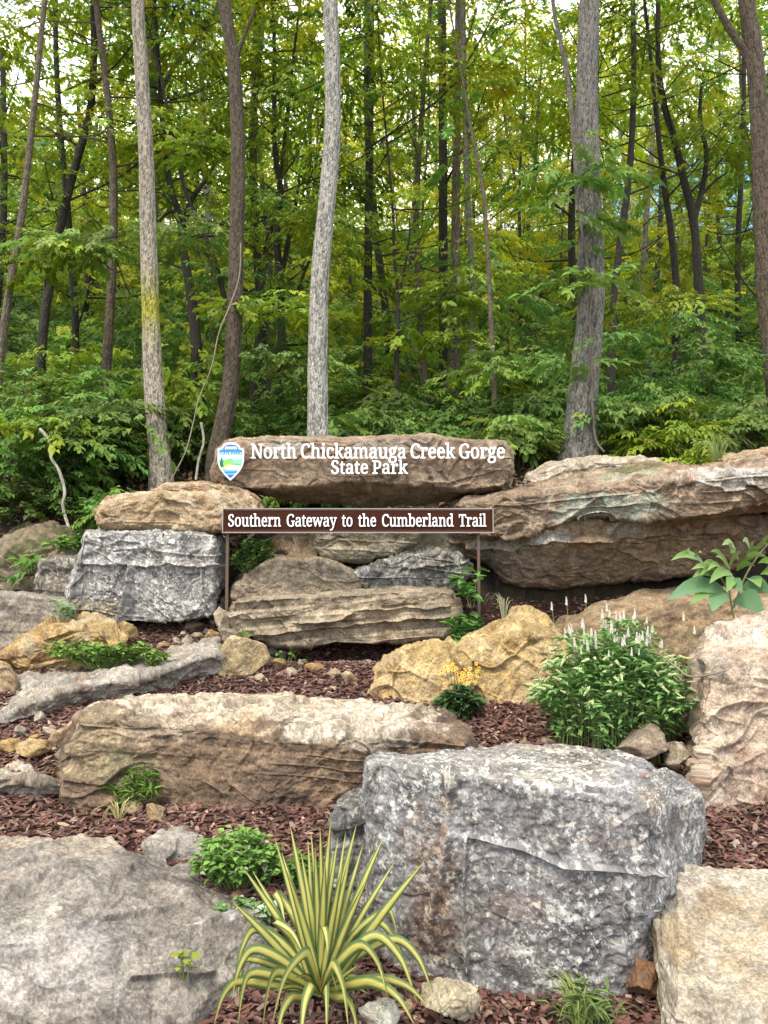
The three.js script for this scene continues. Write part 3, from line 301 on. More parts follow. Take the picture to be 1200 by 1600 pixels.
{
  const d = 6.575, a = P(340, 751, d), b = P(382, 692, d), w = b.x - a.x, h = b.y - a.y, g = new THREE.Group(); g.name = 'emblem'; g.userData.label = 'blue and green shield emblem reading STATE PARKS'; signRock.add(g);
  g.position.set((a.x + b.x) / 2, a.y, a.z).sub(signRock.position);
  const shield = (s) => { const q = new THREE.Shape(), m = (x, y) => [x * w * 0.5 * s, h * (0.52 + (y - 0.52) * s)]; q.moveTo(...m(0, 0)); q.bezierCurveTo(...m(-0.35, 0.12), ...m(-0.95, 0.28), ...m(-0.98, 0.55)); q.lineTo(...m(-0.96, 0.83)); q.lineTo(...m(-0.66, 0.86)); q.bezierCurveTo(...m(-0.62, 0.96), ...m(-0.3, 1.0), ...m(0, 1.0)); q.bezierCurveTo(...m(0.3, 1.0), ...m(0.62, 0.96), ...m(0.66, 0.86)); q.lineTo(...m(0.96, 0.83)); q.lineTo(...m(0.98, 0.55)); q.bezierCurveTo(...m(0.95, 0.28), ...m(0.35, 0.12), ...m(0, 0)); return q; };
  part('plaque', new THREE.ExtrudeGeometry(shield(1), { depth: 0.018, bevelEnabled: true, bevelSize: 0.002, bevelThickness: 0.002, bevelSegments: 1 }), white, g);
  const cv = document.createElement('canvas'); cv.width = 256; cv.height = 360; const x = cv.getContext('2d'), poly = (col, pts) => { x.fillStyle = col; x.beginPath(); pts.forEach(([u, v], i) => i ? x.lineTo(u, v) : x.moveTo(u, v)); x.closePath(); x.fill(); };
  x.fillStyle = '#9fdcf2'; x.fillRect(0, 0, 256, 360);
  poly('#2f7fd0', [[0, 0], [256, 0], [256, 92], [0, 92]]); poly('#1d4f9e', [[40, 30], [216, 30], [190, 58], [66, 58]]);
  x.fillStyle = '#f4efb4'; x.fillRect(72, 40, 112, 24); x.fillStyle = '#5f8f3a'; x.fillRect(84, 56, 88, 6);
  x.fillStyle = '#14306b'; x.font = 'bold 37px sans-serif'; x.textAlign = 'center'; x.fillText('STATE PARKS', 128, 116, 232);
  poly('#cfeef7', [[0, 122], [256, 122], [256, 165], [0, 165]]);
  poly('#5aa9c9', [[0, 175], [40, 158], [80, 170], [120, 150], [180, 172], [256, 150], [256, 230], [0, 230]]);
  poly('#7cc6a0', [[120, 190], [190, 160], [256, 165], [256, 240], [100, 240]]);
  poly('#7fc43f', [[40, 215], [80, 170], [104, 148], [130, 178], [170, 205], [170, 240], [30, 240]]);
  poly('#b7e07a', [[60, 225], [110, 200], [150, 215], [140, 250], [60, 250]]);
  poly('#d8f0e6', [[90, 235], [150, 215], [220, 222], [236, 240], [190, 262], [90, 262]]); poly('#4f9b52', [[130, 212], [190, 202], [256, 218], [256, 226], [190, 212]]);
  poly('#2b74c4', [[0, 258], [256, 258], [256, 360], [0, 360]]); poly('#7dbfe6', [[40, 266], [210, 262], [230, 272], [60, 276]]); poly('#7dbfe6', [[70, 296], [200, 292], [180, 302], [80, 304]]); poly('#174f9c', [[60, 318], [190, 312], [170, 326], [90, 328]]);
  poly('#1d5b3f', [[42, 130], [52, 165], [48, 165], [60, 196], [54, 196], [66, 238], [14, 238], [28, 196], [22, 196], [36, 165], [31, 165]]); poly('#9fd08a', [[20, 236], [70, 232], [70, 258], [40, 270], [16, 262]]);
  const t = new THREE.CanvasTexture(cv); t.colorSpace = THREE.SRGBColorSpace;
  const s = new THREE.ShapeGeometry(shield(0.9), 16), u = s.attributes.uv, p = s.attributes.position; for (let i = 0; i < u.count; i++) u.setXY(i, p.getX(i) / w + 0.5, p.getY(i) / h);
  const pr = part('print', s, new THREE.MeshStandardMaterial({ map: t, roughness: 0.5 }), g); pr.position.z = 0.0225;
}
{
  const d = 6.1, A = P(347, 833, d), B = P(771, 794, d), w = B.x - A.x, h = B.y - A.y, g = thing('trail_sign', 'brown metal sign with white lettering on two thin posts below the lettered slab', 'sign', V((A.x + B.x) / 2, ground((A.x + B.x) / 2, d), -d));
  const brown = new THREE.MeshPhysicalMaterial({ color: C(0.042, 0.0145, 0.008), roughness: 0.6, specularIntensity: 0.15 }), edge = new THREE.MeshStandardMaterial({ color: C(0.3, 0.28, 0.26), roughness: 0.5, metalness: 0.3 }), postM = new THREE.MeshStandardMaterial({ color: C(0.11, 0.075, 0.055), roughness: 0.6, metalness: 0.4 });
  const box = (name, sx, sy, sz, x, y, z, m, par = g) => { const q = part(name, new THREE.BoxGeometry(sx, sy, sz), m, par); q.position.set(x - g.position.x, y - g.position.y, z - g.position.z); return q; };
  const cx = (A.x + B.x) / 2, cy = (A.y + B.y) / 2;
  box('panel', w - 0.012, h - 0.012, 0.03, cx, cy, -d - 0.018, brown);
  for (const [y, e] of [[A.y + 0.005, 'lower'], [B.y - 0.005, 'upper']]) box('trim', w, 0.008, 0.042, cx, y, -d - 0.016, edge);
  for (const x of [A.x + 0.004, B.x - 0.004]) box('trim', 0.007, h - 0.022, 0.041, x, cy, -d - 0.016, edge);
  for (const y of [A.y + 0.016, B.y - 0.016]) box('border', w - 0.05, 0.005, 0.004, cx, y, -d - 0.001, new THREE.MeshStandardMaterial({ color: C(0.1, 0.045, 0.03), roughness: 0.6 }));
  for (const [px, foot] of [[352, 960], [750, 1000]]) { const q = P(px, foot, d), y1 = A.y + 0.06; box('post', 0.022, y1 - q.y + 0.15, 0.022, q.x, (y1 + q.y - 0.15) / 2, -d - 0.05, postM); }
  const holder = new THREE.Group(); holder.position.copy(g.position);
  letters('Southern Gateway to the Cumberland Trail', 356, 760, 822.5, 804, d - 0.004, g, 0.004, 1.6);
}

// ------------------------------------------------------------------ loose stones: balls cut by random planes
function stoneGeo(seed, sx, sy, sz, cols, detail = 9, cuts = 13) {
  const g0 = new THREE.IcosahedronGeometry(1, detail), r = rng(seed * 977 + 5), pos = g0.attributes.position, pl = [];
  for (let i = 0; i < cuts; i++) { const n = V(r() * 2 - 1, r() * 2 - 1, r() * 2 - 1).normalize(); pl.push([n, 0.5 + r() * 0.3]); }
  const look = stoneLook({ seed, cols, amp: { big: 0.006, facet: 0.006, ff: 14, strata: 0.004, sf: 40, groove: 0.003, fine: 0.003 } }), col = [], uv = [], p = V(), q = V();
  for (let i = 0; i < pos.count; i++) {
    p.fromBufferAttribute(pos, i); q.copy(p); for (const [n, h] of pl) { const e = p.dot(n); if (e > h) p.addScaledVector(n, h - e); }
    p.multiply(V(sx * 1.28, sy * 1.28, sz * 1.28)); const dd = look.rough(p); p.addScaledVector(q, dd); pos.setXYZ(i, p.x, p.y, p.z); col.push(...look.paint(p));
  }
  for (let i = 0; i < pos.count; i += 3) { const a = V().fromBufferAttribute(pos, i), b = V().fromBufferAttribute(pos, i + 1), c = V().fromBufferAttribute(pos, i + 2), n = b.clone().sub(a).cross(c.clone().sub(a)), ax = Math.abs(n.x), ay = Math.abs(n.y), az = Math.abs(n.z); for (const e of [a, b, c]) uv.push(...(az >= ax && az >= ay ? [e.x, e.y] : ax >= ay ? [e.z, e.y] : [e.x, e.z])); }
  g0.setAttribute('color', new THREE.Float32BufferAttribute(col, 3)); g0.setAttribute('uv', new THREE.Float32BufferAttribute(uv, 2));
  // smooth across shared points but keep the cut edges
  const key = new Map(), nrm = []; g0.computeVertexNormals(); const N = g0.attributes.normal;
  for (let i = 0; i < pos.count; i++) { const k = `${pos.getX(i).toFixed(4)},${pos.getY(i).toFixed(4)},${pos.getZ(i).toFixed(4)}`; const a = key.get(k) ?? key.set(k, V(0, 0, 0)).get(k); a.add(V(N.getX(i), N.getY(i), N.getZ(i))); nrm.push(k); }
  for (let i = 0; i < pos.count; i++) { const a = key.get(nrm[i]), l = a.length(); N.setXYZ(i, a.x / l, a.y / l, a.z / l); }
  return g0;
}
let stoneSeed = 400;
function stone(px, pyFoot, w, h, cols, label, o = {}) {                // width and height in photo pixels, foot on the ground
  const q = o.d ? P(px, pyFoot, o.d) : hit(px, pyFoot), s = -q.z / FOCAL, g = stoneGeo(stoneSeed++, w * s / 2, h * s / 2, w * s / 2 * (o.z ?? 0.8), cols, o.detail ?? 7);
  const m = solo(o.name ?? 'stone', g, rockMat, label, 'stone', o.group); m.position.set(q.x, q.y + h * s / 2 * 0.85, q.z - w * s * 0.25); m.rotation.set(0, (o.turn ?? stoneSeed * 2.4) % 6.28, o.tilt ?? ((stoneSeed * 0.37) % 0.5) - 0.25); return m;
}
stone(114, 1226, 66, 54, OCHRE, 'chunky ochre stone with a flat top against the long boulder', { detail: 14, turn: 0.2 });
stone(139, 1258, 42, 30, TAN, 'orange tan block of stone beside a leafy rosette', { detail: 11, turn: 0.1, tilt: 0 });
stone(241, 1282, 36, 22, TAN, 'small orange stone near the grassy tuft', { detail: 9 });
stone(374, 1062, 70, 66, [[0.46, 0.35, 0.19], [0.56, 0.46, 0.28], [0.42, 0.3, 0.15]], 'yellow triangular stone leaning at the end of the curved slab', { detail: 14, z: 0.5, turn: 0.2, tilt: -0.2 });
stone(346, 984, 32, 34, PALE, 'upright pinkish stone beside the layered slab', { d: 6.05 });
stone(356, 1004, 30, 26, BUFF, 'squat brown stone in front of the layered slab', { d: 5.95 });
stone(195, 1000, 36, 28, OCHRE, 'yellow stone under the lichen block', { d: 6.05 });
stone(1012, 1188, 84, 46, [[0.3, 0.24, 0.18], [0.4, 0.32, 0.24], [0.22, 0.16, 0.11]], 'brown stone under the edge of the mauve flowering clump', { d: 4.15, detail: 12, turn: 0.1 });
stone(1064, 1198, 44, 44, [[0.38, 0.33, 0.24], [0.5, 0.44, 0.33], [0.3, 0.25, 0.17]], 'angular buff stone against the pinkish boulder', { d: 4.1, detail: 11 });
stone(1046, 1358, 36, 34, OCHRE, 'yellow stone filling the joint by the pale flat slab', { d: 3.3, detail: 9 });
stone(706, 1592, 76, 54, [[0.48, 0.41, 0.27], [0.58, 0.53, 0.4], [0.4, 0.32, 0.19]], 'cream angular stone beside the striped yucca', { d: 2.72, detail: 16, turn: 0.5 });
stone(1010, 1562, 56, 50, [[0.24, 0.13, 0.07], [0.32, 0.19, 0.11], [0.17, 0.09, 0.05]], 'rusty brown stone between the grey block and the pale slab', { d: 2.85, detail: 14, turn: 0.3 });
stone(870, 1106, 50, 26, OCHRE, 'low yellow stone at the foot of the yellow boulder', { d: 4.95, detail: 9 });
stone(590, 1612, 60, 36, [[0.42, 0.42, 0.36], [0.52, 0.52, 0.46], [0.34, 0.34, 0.28]], 'pale lichen spotted stone under the yucca leaves', { d: 2.62, detail: 12 });
stone(92, 1172, 34, 34, TAN, 'upright tan stone in the mulch under the curved slab', { z: 0.5 });
stone(40, 1184, 56, 26, OCHRE, 'flat orange stone behind the grey layered rock');
stone(8, 1180, 40, 24, OCHRE, 'rounded orange stone next to the flat orange stone');
{ // pale and brown pebbles that only their place tells apart
  const r = rng(5), spots = [[290, 1010], [305, 1000], [300, 985], [318, 1010], [330, 1000], [285, 995], [340, 1020], [322, 992], [310, 1030], [298, 1022], [335, 1036], [412, 1036], [425, 1024], [433, 1046], [470, 1042], [488, 1050], [455, 1056], [440, 1030], [463, 1022], [520, 1062], [545, 1070], [405, 1066], [365, 990], [350, 1012], [330, 975], [342, 960], [352, 948], [276, 1008], [270, 1022], [255, 1015], [30, 1152], [52, 1160], [75, 1150], [110, 1146], [60, 1130], [22, 1165], [96, 1190], [80, 1176], [272, 1290], [270, 1270], [205, 1275], [150, 1215], [180, 1250], [690, 1120], [820, 1165], [860, 1168], [800, 1175], [960, 1180], [1075, 1330], [1060, 1345], [1105, 1318], [1150, 1326], [1180, 1330], [930, 1555], [760, 1580], [640, 1585]];
  for (const [x, y] of spots) { const w = 12 + r() * 16; stone(x, y, w, w * (0.5 + r() * 0.35), r() < 0.35 ? PALE : r() < 0.6 ? TAN : r() < 0.4 ? OCHRE : BUFF, 'small loose pebble scattered in the red mulch', { name: 'pebble', group: 'pebbles in the mulch', detail: 3 }); }
}

// ------------------------------------------------------------------ wood chip mulch and fallen leaves
{
  const r = rng(31), mats = [], cols = [], sl = new THREE.BoxGeometry(1, 0.18, 0.32, 2, 1, 1), p = sl.attributes.position; for (let i = 0; i < p.count; i++) { const x = p.getX(i); p.setY(i, p.getY(i) * (1 - Math.abs(x)) + 0.12 * (0.25 - x * x)); p.setZ(i, p.getZ(i) * (1 - 0.9 * Math.abs(x + 0.1))); } sl.computeVertexNormals();
  const M = new THREE.Matrix4(), e = new THREE.Euler(), q = new THREE.Quaternion();
  const add = (x, d, size, tint) => { const y = ground(x, d); q.setFromEuler(e.set((r() - 0.5) * 1.1, r() * 6.28, (r() - 0.5) * 0.9)); const s = size * (0.6 + r() * 0.9); mats.push(M.clone().compose(V(x, y + s * 0.12 + r() * 0.012, -d), q, V(s, s * (0.6 + r() * 0.5), s * (0.7 + r() * 0.8)))); const k = 0.45 + r() * 1.1, v = r(); cols.push(v < 0.1 ? C(0.26 * k, 0.18 * k, 0.125 * k) : v < 0.3 ? C(0.15 * k, 0.095 * k, 0.072 * k) : C(0.105 * k, 0.047 * k, 0.036 * k)); };
  for (let i = 0; i < 86000; i++) { const d = 2.3 + r() * 4.6, x = (r() * 2 - 1) * (0.53 * d + 0.9); add(x, d, 0.029 + 0.012 * r()); }
  const m = stuffPart('mulch', sl, new THREE.MeshStandardMaterial({ color: C(1, 1, 1), roughness: 0.9 }), mats, cols, scene); m.userData = { kind: 'stuff', label: 'red brown wood chip mulch between the rocks', category: 'mulch' };
  const litter = [], lc = []; const lg = new THREE.BufferGeometry(); lg.setAttribute('position', new THREE.Float32BufferAttribute([0, 0, 0, 0.4, 0.12, 0.28, 1, 0, 0, 0.45, 0.05, -0.28], 3)); lg.setIndex([0, 1, 2, 0, 2, 3]); lg.computeVertexNormals();
  for (let i = 0; i < 26000; i++) { const d = 7.3 + r() * r() * 14, x = (r() * 2 - 1) * (0.55 * d + 0.5), s = 0.05 + r() * 0.07; q.setFromEuler(e.set((r() - 0.5) * 1.2, r() * 6.28, (r() - 0.5) * 1.2)); litter.push(M.clone().compose(V(x, ground(x, d) + 0.015, -d), q, V(s, s, s))); const k = 0.5 + r(); lc.push(C(0.17 * k, 0.11 * k, 0.06 * k)); }
  const l = stuffPart('leaf_litter', lg, new THREE.MeshStandardMaterial({ color: C(1, 1, 1), roughness: 0.9, side: THREE.DoubleSide }), litter, lc, scene); l.userData = { kind: 'stuff', label: 'brown leaf litter on the forest floor', category: 'leaf litter' };
}

// ------------------------------------------------------------------ leaves
function leafInto(pos, idx, base, ang, len, wid, pitch, droop, fold = 0.18, yaw0 = 0) {
  const d = V(Math.cos(ang) * Math.cos(pitch), Math.sin(pitch), Math.sin(ang) * Math.cos(pitch)), s = V(-Math.sin(ang), yaw0, Math.cos(ang)).normalize(), k = pos.length / 3;
  const put = (t, w, up) => { const p = base.clone().addScaledVector(d, len * t).addScaledVector(s, wid * w); p.y += up * len - droop * len * t * t; pos.push(p.x, p.y, p.z); };
  put(0, 0, 0); put(0.32, -0.5, fold * 0.5); put(0.42, 0, 0); put(0.32, 0.5, fold * 0.5); put(0.72, -0.32, fold * 0.35); put(0.72, 0.32, fold * 0.35); put(1, 0, 0);
  idx.push(k, k + 2, k + 1, k, k + 3, k + 2, k + 1, k + 2, k + 4, k + 2, k + 3, k + 5, k + 2, k + 6, k + 4, k + 2, k + 5, k + 6);
}
function sprayGeo(seed, n, L, leafL, leafW, style) {
  const r = rng(seed), pos = [], idx = [];
  for (let i = 0; i < n; i++) {
    const t = (i + 0.5) / n, side = i % 2 ? 1 : -1, b = V(L * t, -0.10 * L * t * t + (r() - 0.5) * 0.05, (r() - 0.5) * 0.06 * L + (style === 'fan' ? (r() - 0.5) * L * 0.5 : 0));
    const a = (style === 'tuft') ? r() * 6.28 : side * (0.5 + r() * 0.7) * (1 - 0.5 * t), s = 0.75 + r() * 0.5;
    leafInto(pos, idx, b, a, leafL * s, leafW * s, (style === 'tuft' ? r() * 0.9 - 0.1 : (r() - 0.5) * 0.6), 0.15 + r() * 0.35, 0.22, (r() - 0.5) * 0.9);
  }
  const k = pos.length / 3; pos.push(0, 0.006, 0, 0, -0.006, 0.006, L * 0.95, -0.09 * L, 0); idx.push(k, k + 1, k + 2); // the twig
  return geom(pos, idx);
}
const leafMat = new THREE.MeshPhysicalMaterial({ color: C(1, 1, 1), roughness: 0.7, specularIntensity: 0.25, transmission: 0.55, thickness: 0, side: THREE.DoubleSide });
const SPRAY = { broad: [11, 12, 13].map((s) => sprayGeo(s, 20, 0.5, 0.1, 0.056)), fine: [21, 22, 23].map((s) => sprayGeo(s, 24, 0.5, 0.088, 0.046, 'fan')), tuft: [31, 32].map((s) => sprayGeo(s, 18, 0.18, 0.09, 0.05, 'tuft')), long: [41, 42].map((s) => sprayGeo(s, 15, 0.4, 0.125, 0.055)) };
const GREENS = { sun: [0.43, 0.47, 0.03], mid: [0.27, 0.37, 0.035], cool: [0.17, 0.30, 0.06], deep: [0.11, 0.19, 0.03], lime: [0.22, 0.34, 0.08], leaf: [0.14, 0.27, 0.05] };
const tmpE = new THREE.Euler(0, 0, 0, 'YXZ'), tmpQ = new THREE.Quaternion();
// sprays through ellipsoid clumps [centre, rx, ry, count] around an axis; three instanced parts share the clump list
function foliage(parent, origin, clumps, kind, green, r, size = 1) {
  const geos = SPRAY[kind], sets = geos.map(() => [[], []]);
  for (const [c, rx, ry, n] of clumps) {
    const tone = 0.7 + r() * 0.65;  // light variance painted into the leaf colour, brighter and dimmer per clump
    for (let i = 0; i < n; i++) {
      let x, y, z; do { x = r() * 2 - 1; y = r() * 2 - 1; z = r() * 2 - 1; } while (x * x + y * y + z * z > 1);
      const az = Math.atan2(-z, x) + (r() - 0.5) * 1.8, s = size * (0.7 + r() * 0.6);
      tmpQ.setFromEuler(tmpE.set((r() - 0.5) * 0.7, az, -0.25 + (r() - 0.5) * 0.7));
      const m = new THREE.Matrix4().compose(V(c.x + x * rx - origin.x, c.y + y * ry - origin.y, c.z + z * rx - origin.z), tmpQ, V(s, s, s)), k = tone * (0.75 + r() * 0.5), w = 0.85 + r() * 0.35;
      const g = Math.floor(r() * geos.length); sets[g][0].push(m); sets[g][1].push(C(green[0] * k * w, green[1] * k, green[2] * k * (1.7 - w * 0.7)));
    }
  }
  const name = 'crown'; sets.forEach(([m, c], i) => { if (m.length) stuffPart(name, geos[i], leafMat, m, c, parent); });
}

// ------------------------------------------------------------------ trees
const barkMap = texture(512, (u, v) => { const w = pf(u, v, 6, 91, 4) * 0.12, a = 1 - Math.abs(2 * ((pn((u + w) * 18, v * 5 + w * 8, 1e6, 4)) - 0.5)), b = pf(u, v, 30, 95, 4, 0.7), k = 0.62 + a * 0.26 + (b - 0.5) * 1.0; return [k, k * 0.98, k * 0.95]; }, true);
const barkBump = texture(512, (u, v) => 0.5 + (pf(u, v, 14, 103, 6, 0.75) - 0.5) * 1.1 + 0.3 * (pn(u * 24, v * 7, 24, 8) - 0.5), false);
const barkMats = { pale: [0.56, 0.52, 0.44], silver: [0.56, 0.57, 0.54], brown: [0.155, 0.125, 0.09], grey: [0.28, 0.275, 0.26], dark: [0.05, 0.043, 0.034], tan: [0.24, 0.205, 0.15] };
for (const k in barkMats) barkMats[k] = new THREE.MeshStandardMaterial({ color: C(...barkMats[k]), map: barkMap, bumpMap: barkBump, bumpScale: 0.03, roughness: 0.95, vertexColors: true });
function limb(pts, radii, seg, sides, r, out, uvs, idx, cols, rough = 0.06, moss) {
  const curve = new THREE.CatmullRomCurve3(pts), len = curve.getLength(); let k0 = out.length / 3; const up = V(0, 0, 1), T = V(), X = V(), Y = V(), sd = r() * 50;
  for (let i = 0; i <= seg; i++) {
    const t = i / seg, p = curve.getPointAt(t); curve.getTangentAt(t, T); X.crossVectors(up, T).normalize(); Y.crossVectors(T, X).normalize();
    const f = t * (radii.length - 1), a = Math.min(radii.length - 2, Math.floor(f)), rad = lerp(radii[a], radii[a + 1], f - a);
    for (let j = 0; j <= sides; j++) { const th = j / sides * Math.PI * 2, cx = Math.cos(th), sx = Math.sin(th), n = 1 + rough * 2 * fbm(cx * 1.6 + sd, sx * 1.6, p.y * 2.2, 3) + rough * noise(cx * 4 + sd, sx * 4, p.y * 1.2); out.push(p.x + (X.x * cx + Y.x * sx) * rad * n, p.y + (X.y * cx + Y.y * sx) * rad * n, p.z + (X.z * cx + Y.z * sx) * rad * n); uvs.push(j / sides * Math.max(1, Math.round(radii[0] * 14)), t * len * 1.3); const q = 0.88 + 0.3 * fbm(cx * 1.5 + sd, p.y * 1.3, sx * 1.5, 3) + 0.35 * fbm(cx * 5 + sd, p.y * 9, sx * 5, 3); let c = [q, q, q]; if (moss) c = moss(p, c, cx, sx); cols.push(...c); }
  }
  for (let i = 0; i < seg; i++) for (let j = 0; j < sides; j++) { const a = k0 + i * (sides + 1) + j, b = a + sides + 1; idx.push(a, a + 1, b, b, a + 1, b + 1); }
}
/* o: pts [[px,py]...] from foot to top in the picture, d depth, w [foot width px, top width px], bark, height of the whole tree, crown: {from, to, R, n, m, kind, green, size} in metres above the foot */
function tree(name, label, o, group) {
  const r = rng(o.seed * 7919), pts = o.pts.map(([x, y, dd]) => P(x, y, o.d + (dd ?? 0))), foot = pts[0].clone(); foot.y = ground(foot.x, o.d) - 0.1; if (pts[0].y - foot.y > 0.3) pts.unshift(foot); else pts[0].y = foot.y;
  const H = o.H ?? 14; let top = pts[pts.length - 1]; const a = pts[Math.max(0, pts.length - 2)], dir = top.clone().sub(a).normalize(); dir.lerp(V(0, 1, 0), 0.5).normalize();
  while (top.y < foot.y + H) { top = top.clone().addScaledVector(dir, 2); top.x += (r() - 0.5) * 0.3; pts.push(top); }
  const s = o.d / FOCAL, r0 = o.w[0] * s * 0.53, r1 = o.w[1] * s * 0.53, yTopSeen = P(o.pts[o.pts.length - 1][0], o.pts[o.pts.length - 1][1], o.d).y, frac = clamp((yTopSeen - foot.y) / (top.y - foot.y), 0.1, 1), radii = []; for (let i = 0; i <= 24; i++) { const t = i / 24; radii.push(t < frac ? lerp(r0, r1, t / frac) * (1 + (o.flare ?? 0.35) * Math.exp(-t * (top.y - foot.y) / 0.35)) : Math.max(0.012, r1 * (1 - 0.85 * (t - frac) / (1 - frac + 1e-3)))); }
  const g = thing(name, label, 'tree', foot, group), pos = [], uv = [], idx = [], col = [], curve = new THREE.CatmullRomCurve3(pts);
  limb(pts, radii, o.seg ?? 60, o.sides ?? 14, r, pos, uv, idx, col, o.rough ?? 0.07, o.moss);
  for (const b of o.limbs ?? []) limb(b.p.map(([x, y, dd]) => P(x, y, o.d + (dd ?? 0))), b.w.map((q) => q * s / 2), 16, 7, r, pos, uv, idx, col);
  const cr = o.crown, clumps = [];
  if (cr) for (let i = 0; i < cr.n; i++) {
    const y = foot.y + lerp(cr.from, cr.to, (i + r()) / cr.n), t = clamp((y - foot.y) / (top.y - foot.y), 0, 0.98), p = curve.getPointAt(t), k = (y - foot.y - cr.from) / (cr.to - cr.from), R = cr.R * (0.45 + 0.75 * Math.sin(Math.PI * clamp(0.12 + k * 0.82))), az = i * 2.4 + r() * 1.2, q = R * (0.35 + 0.65 * Math.sqrt(r())), c = V(p.x + Math.cos(az) * q, y + (r() - 0.4) * 0.5, p.z + Math.sin(az) * q);
    if (y < foot.y + 8) c.z = Math.min(c.z, -Math.max(10.9, o.d - 1.2)); const cs = (cr.cs ?? 0.75) * (0.7 + r() * 0.6); clumps.push([c, cs, cs * 0.42, Math.round(cr.m * (0.6 + 0.8 * r()))]);
    const st = curve.getPointAt(clamp(t - 0.05 - q * 0.02, 0.02, 1)), mid = st.clone().lerp(c, 0.55); mid.y -= 0.12 * q; const rb = Math.max(0.012, radii[Math.floor(t * 24)] * 0.34); limb([st, mid, c], [rb, rb * 0.6, 0.006], 8, 5, r, pos, uv, idx, col, 0.05);
  }
  part('trunk', geom(pos, idx, col, uv).translate(-foot.x, -foot.y, -foot.z), barkMats[o.bark], g);
  if (cr) foliage(g, foot, clumps, cr.kind ?? 'fine', GREENS[cr.green ?? 'mid'], r, cr.size ?? 1);
  return g;
}
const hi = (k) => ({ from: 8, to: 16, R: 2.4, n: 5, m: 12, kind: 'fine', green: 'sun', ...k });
tree('pale_tree', 'slender pale barked tree with a ring of yellow moss behind the tan boulder', { seed: 1, d: 8.6, pts: [[256, 770], [250, 720], [240, 600], [233, 420], [229, 270], [221, 110], [215, 0]], w: [30, 19], bark: 'pale', H: 15, sides: 20, seg: 110, crown: hi({ from: 9 }), moss: (p, c) => { const q = P(238, 485, 8.6), m = Math.exp(-(((p.y - q.y) / 0.32) ** 2)) * sstep(-0.3, 0.05, noise(p.x * 9, p.y * 17, p.z * 9)); return mixc(c, [0.85, 0.95, 0.08], m * 0.95); } });
tree('forked_tree', 'dark tree with a long slanting limb close behind the slender pale trunk', { seed: 2, d: 12, pts: [[228, 640], [232, 400], [238, 170], [236, 0]], w: [16, 13], bark: 'grey', H: 17, limbs: [{ p: [[241, 165], [268, 110], [300, 70], [330, 28], [350, -20]], w: [9, 8, 7, 6, 5] }], crown: hi({ from: 8 }) });
tree('brown_tree', 'leaning brown barked tree whose base stands behind the emblem end of the slab', { seed: 3, d: 8.9, pts: [[338, 720], [345, 680], [360, 600], [367, 470], [371, 300], [371, 200], [364, 90], [350, 0]], w: [26, 19], bark: 'brown', H: 14, sides: 18, seg: 100, limbs: [{ p: [[366, 100], [382, 55], [400, 10]], w: [8, 6, 5] }], crown: hi({ from: 7.5 }) });
tree('silver_tree', 'straight silvery grey trunk rising behind the lettered slab', { seed: 4, d: 8.5, pts: [[516, 800], [500, 740], [497, 680], [496, 560], [500, 430], [511, 310], [520, 190], [519, 90], [516, 0]], w: [32, 22], bark: 'silver', H: 16, sides: 22, seg: 120, crown: hi({ from: 9.5 }) });
tree('dark_tree', 'thin straight dark trunk just beside the silvery trunk', { seed: 5, d: 12.5, pts: [[574, 700], [575, 480], [577, 250], [579, 0]], w: [14, 11], bark: 'dark', H: 17, crown: hi({ from: 6, R: 2.6 }) });
tree('dark_tree', 'straight dark trunk paired with a paler trunk behind the slab lettering', { seed: 6, d: 13.5, pts: [[694, 690], [693, 480], [692, 250], [690, 0]], w: [15, 12], bark: 'dark', H: 18, crown: hi({ from: 6 }) });
tree('paired_tree', 'tan trunk standing beside a straight dark trunk behind the slab lettering', { seed: 7, d: 13, pts: [[712, 690], [711, 450], [713, 250], [716, 60], [717, 0]], w: [15, 11], bark: 'tan', H: 17, crown: hi({ from: 7 }) });
tree('vine_tree', 'thick grey trunk wrapped by a climbing vine above the lichen ledge', { seed: 8, d: 8.5, pts: [[905, 738], [905, 700], [912, 600], [922, 500], [923, 380], [919, 260], [917, 150], [919, 60], [921, 0]], w: [44, 30], bark: 'grey', H: 17, sides: 26, seg: 130, flare: 0.5, limbs: [{ p: [[905, 330, 0.1], [898, 220, 0.2], [885, 110, 0.3], [866, 20, 0.3], [862, -20, 0.3]], w: [11, 10, 9, 7, 6] }], crown: hi({ from: 8.5, n: 18 }) });
tree('leaning_tree', 'dark trunk with a thick slanting limb leaning in above the corner rock', { seed: 9, d: 9.2, pts: [[1215, 620], [1200, 480], [1192, 320], [1186, 180], [1178, 80], [1166, 0]], w: [32, 24], bark: 'brown', H: 15, sides: 16, seg: 80, limbs: [{ p: [[1180, 130], [1168, 90], [1140, 45], [1118, 5], [1105, -20]], w: [15, 13, 12, 11, 10] }], crown: hi({ from: 8.5 }) });
tree('crooked_tree', 'crooked dark tree forking low between the slender pale and brown trunks', { seed: 10, d: 11, pts: [[312, 660], [308, 560], [300, 470], [288, 400], [282, 345], [266, 290], [258, 240]], w: [22, 8], bark: 'dark', H: 9, limbs: [{ p: [[284, 360], [300, 310], [318, 285], [340, 250]], w: [10, 9, 7, 4] }, { p: [[283, 350], [268, 330], [250, 345], [240, 365]], w: [8, 7, 5, 3] }], crown: { from: 3.5, to: 8.5, R: 2.2, n: 14, m: 16, green: 'mid' } });
tree('bent_tree', 'thin dark stem bending up toward the crooked forked tree', { seed: 11, d: 10.5, pts: [[362, 640], [356, 500], [342, 430], [325, 380], [303, 330], [290, 300]], w: [12, 6], bark: 'dark', H: 7.5, crown: { from: 4, to: 7.5, R: 1.8, n: 10, m: 15, green: 'mid' } });
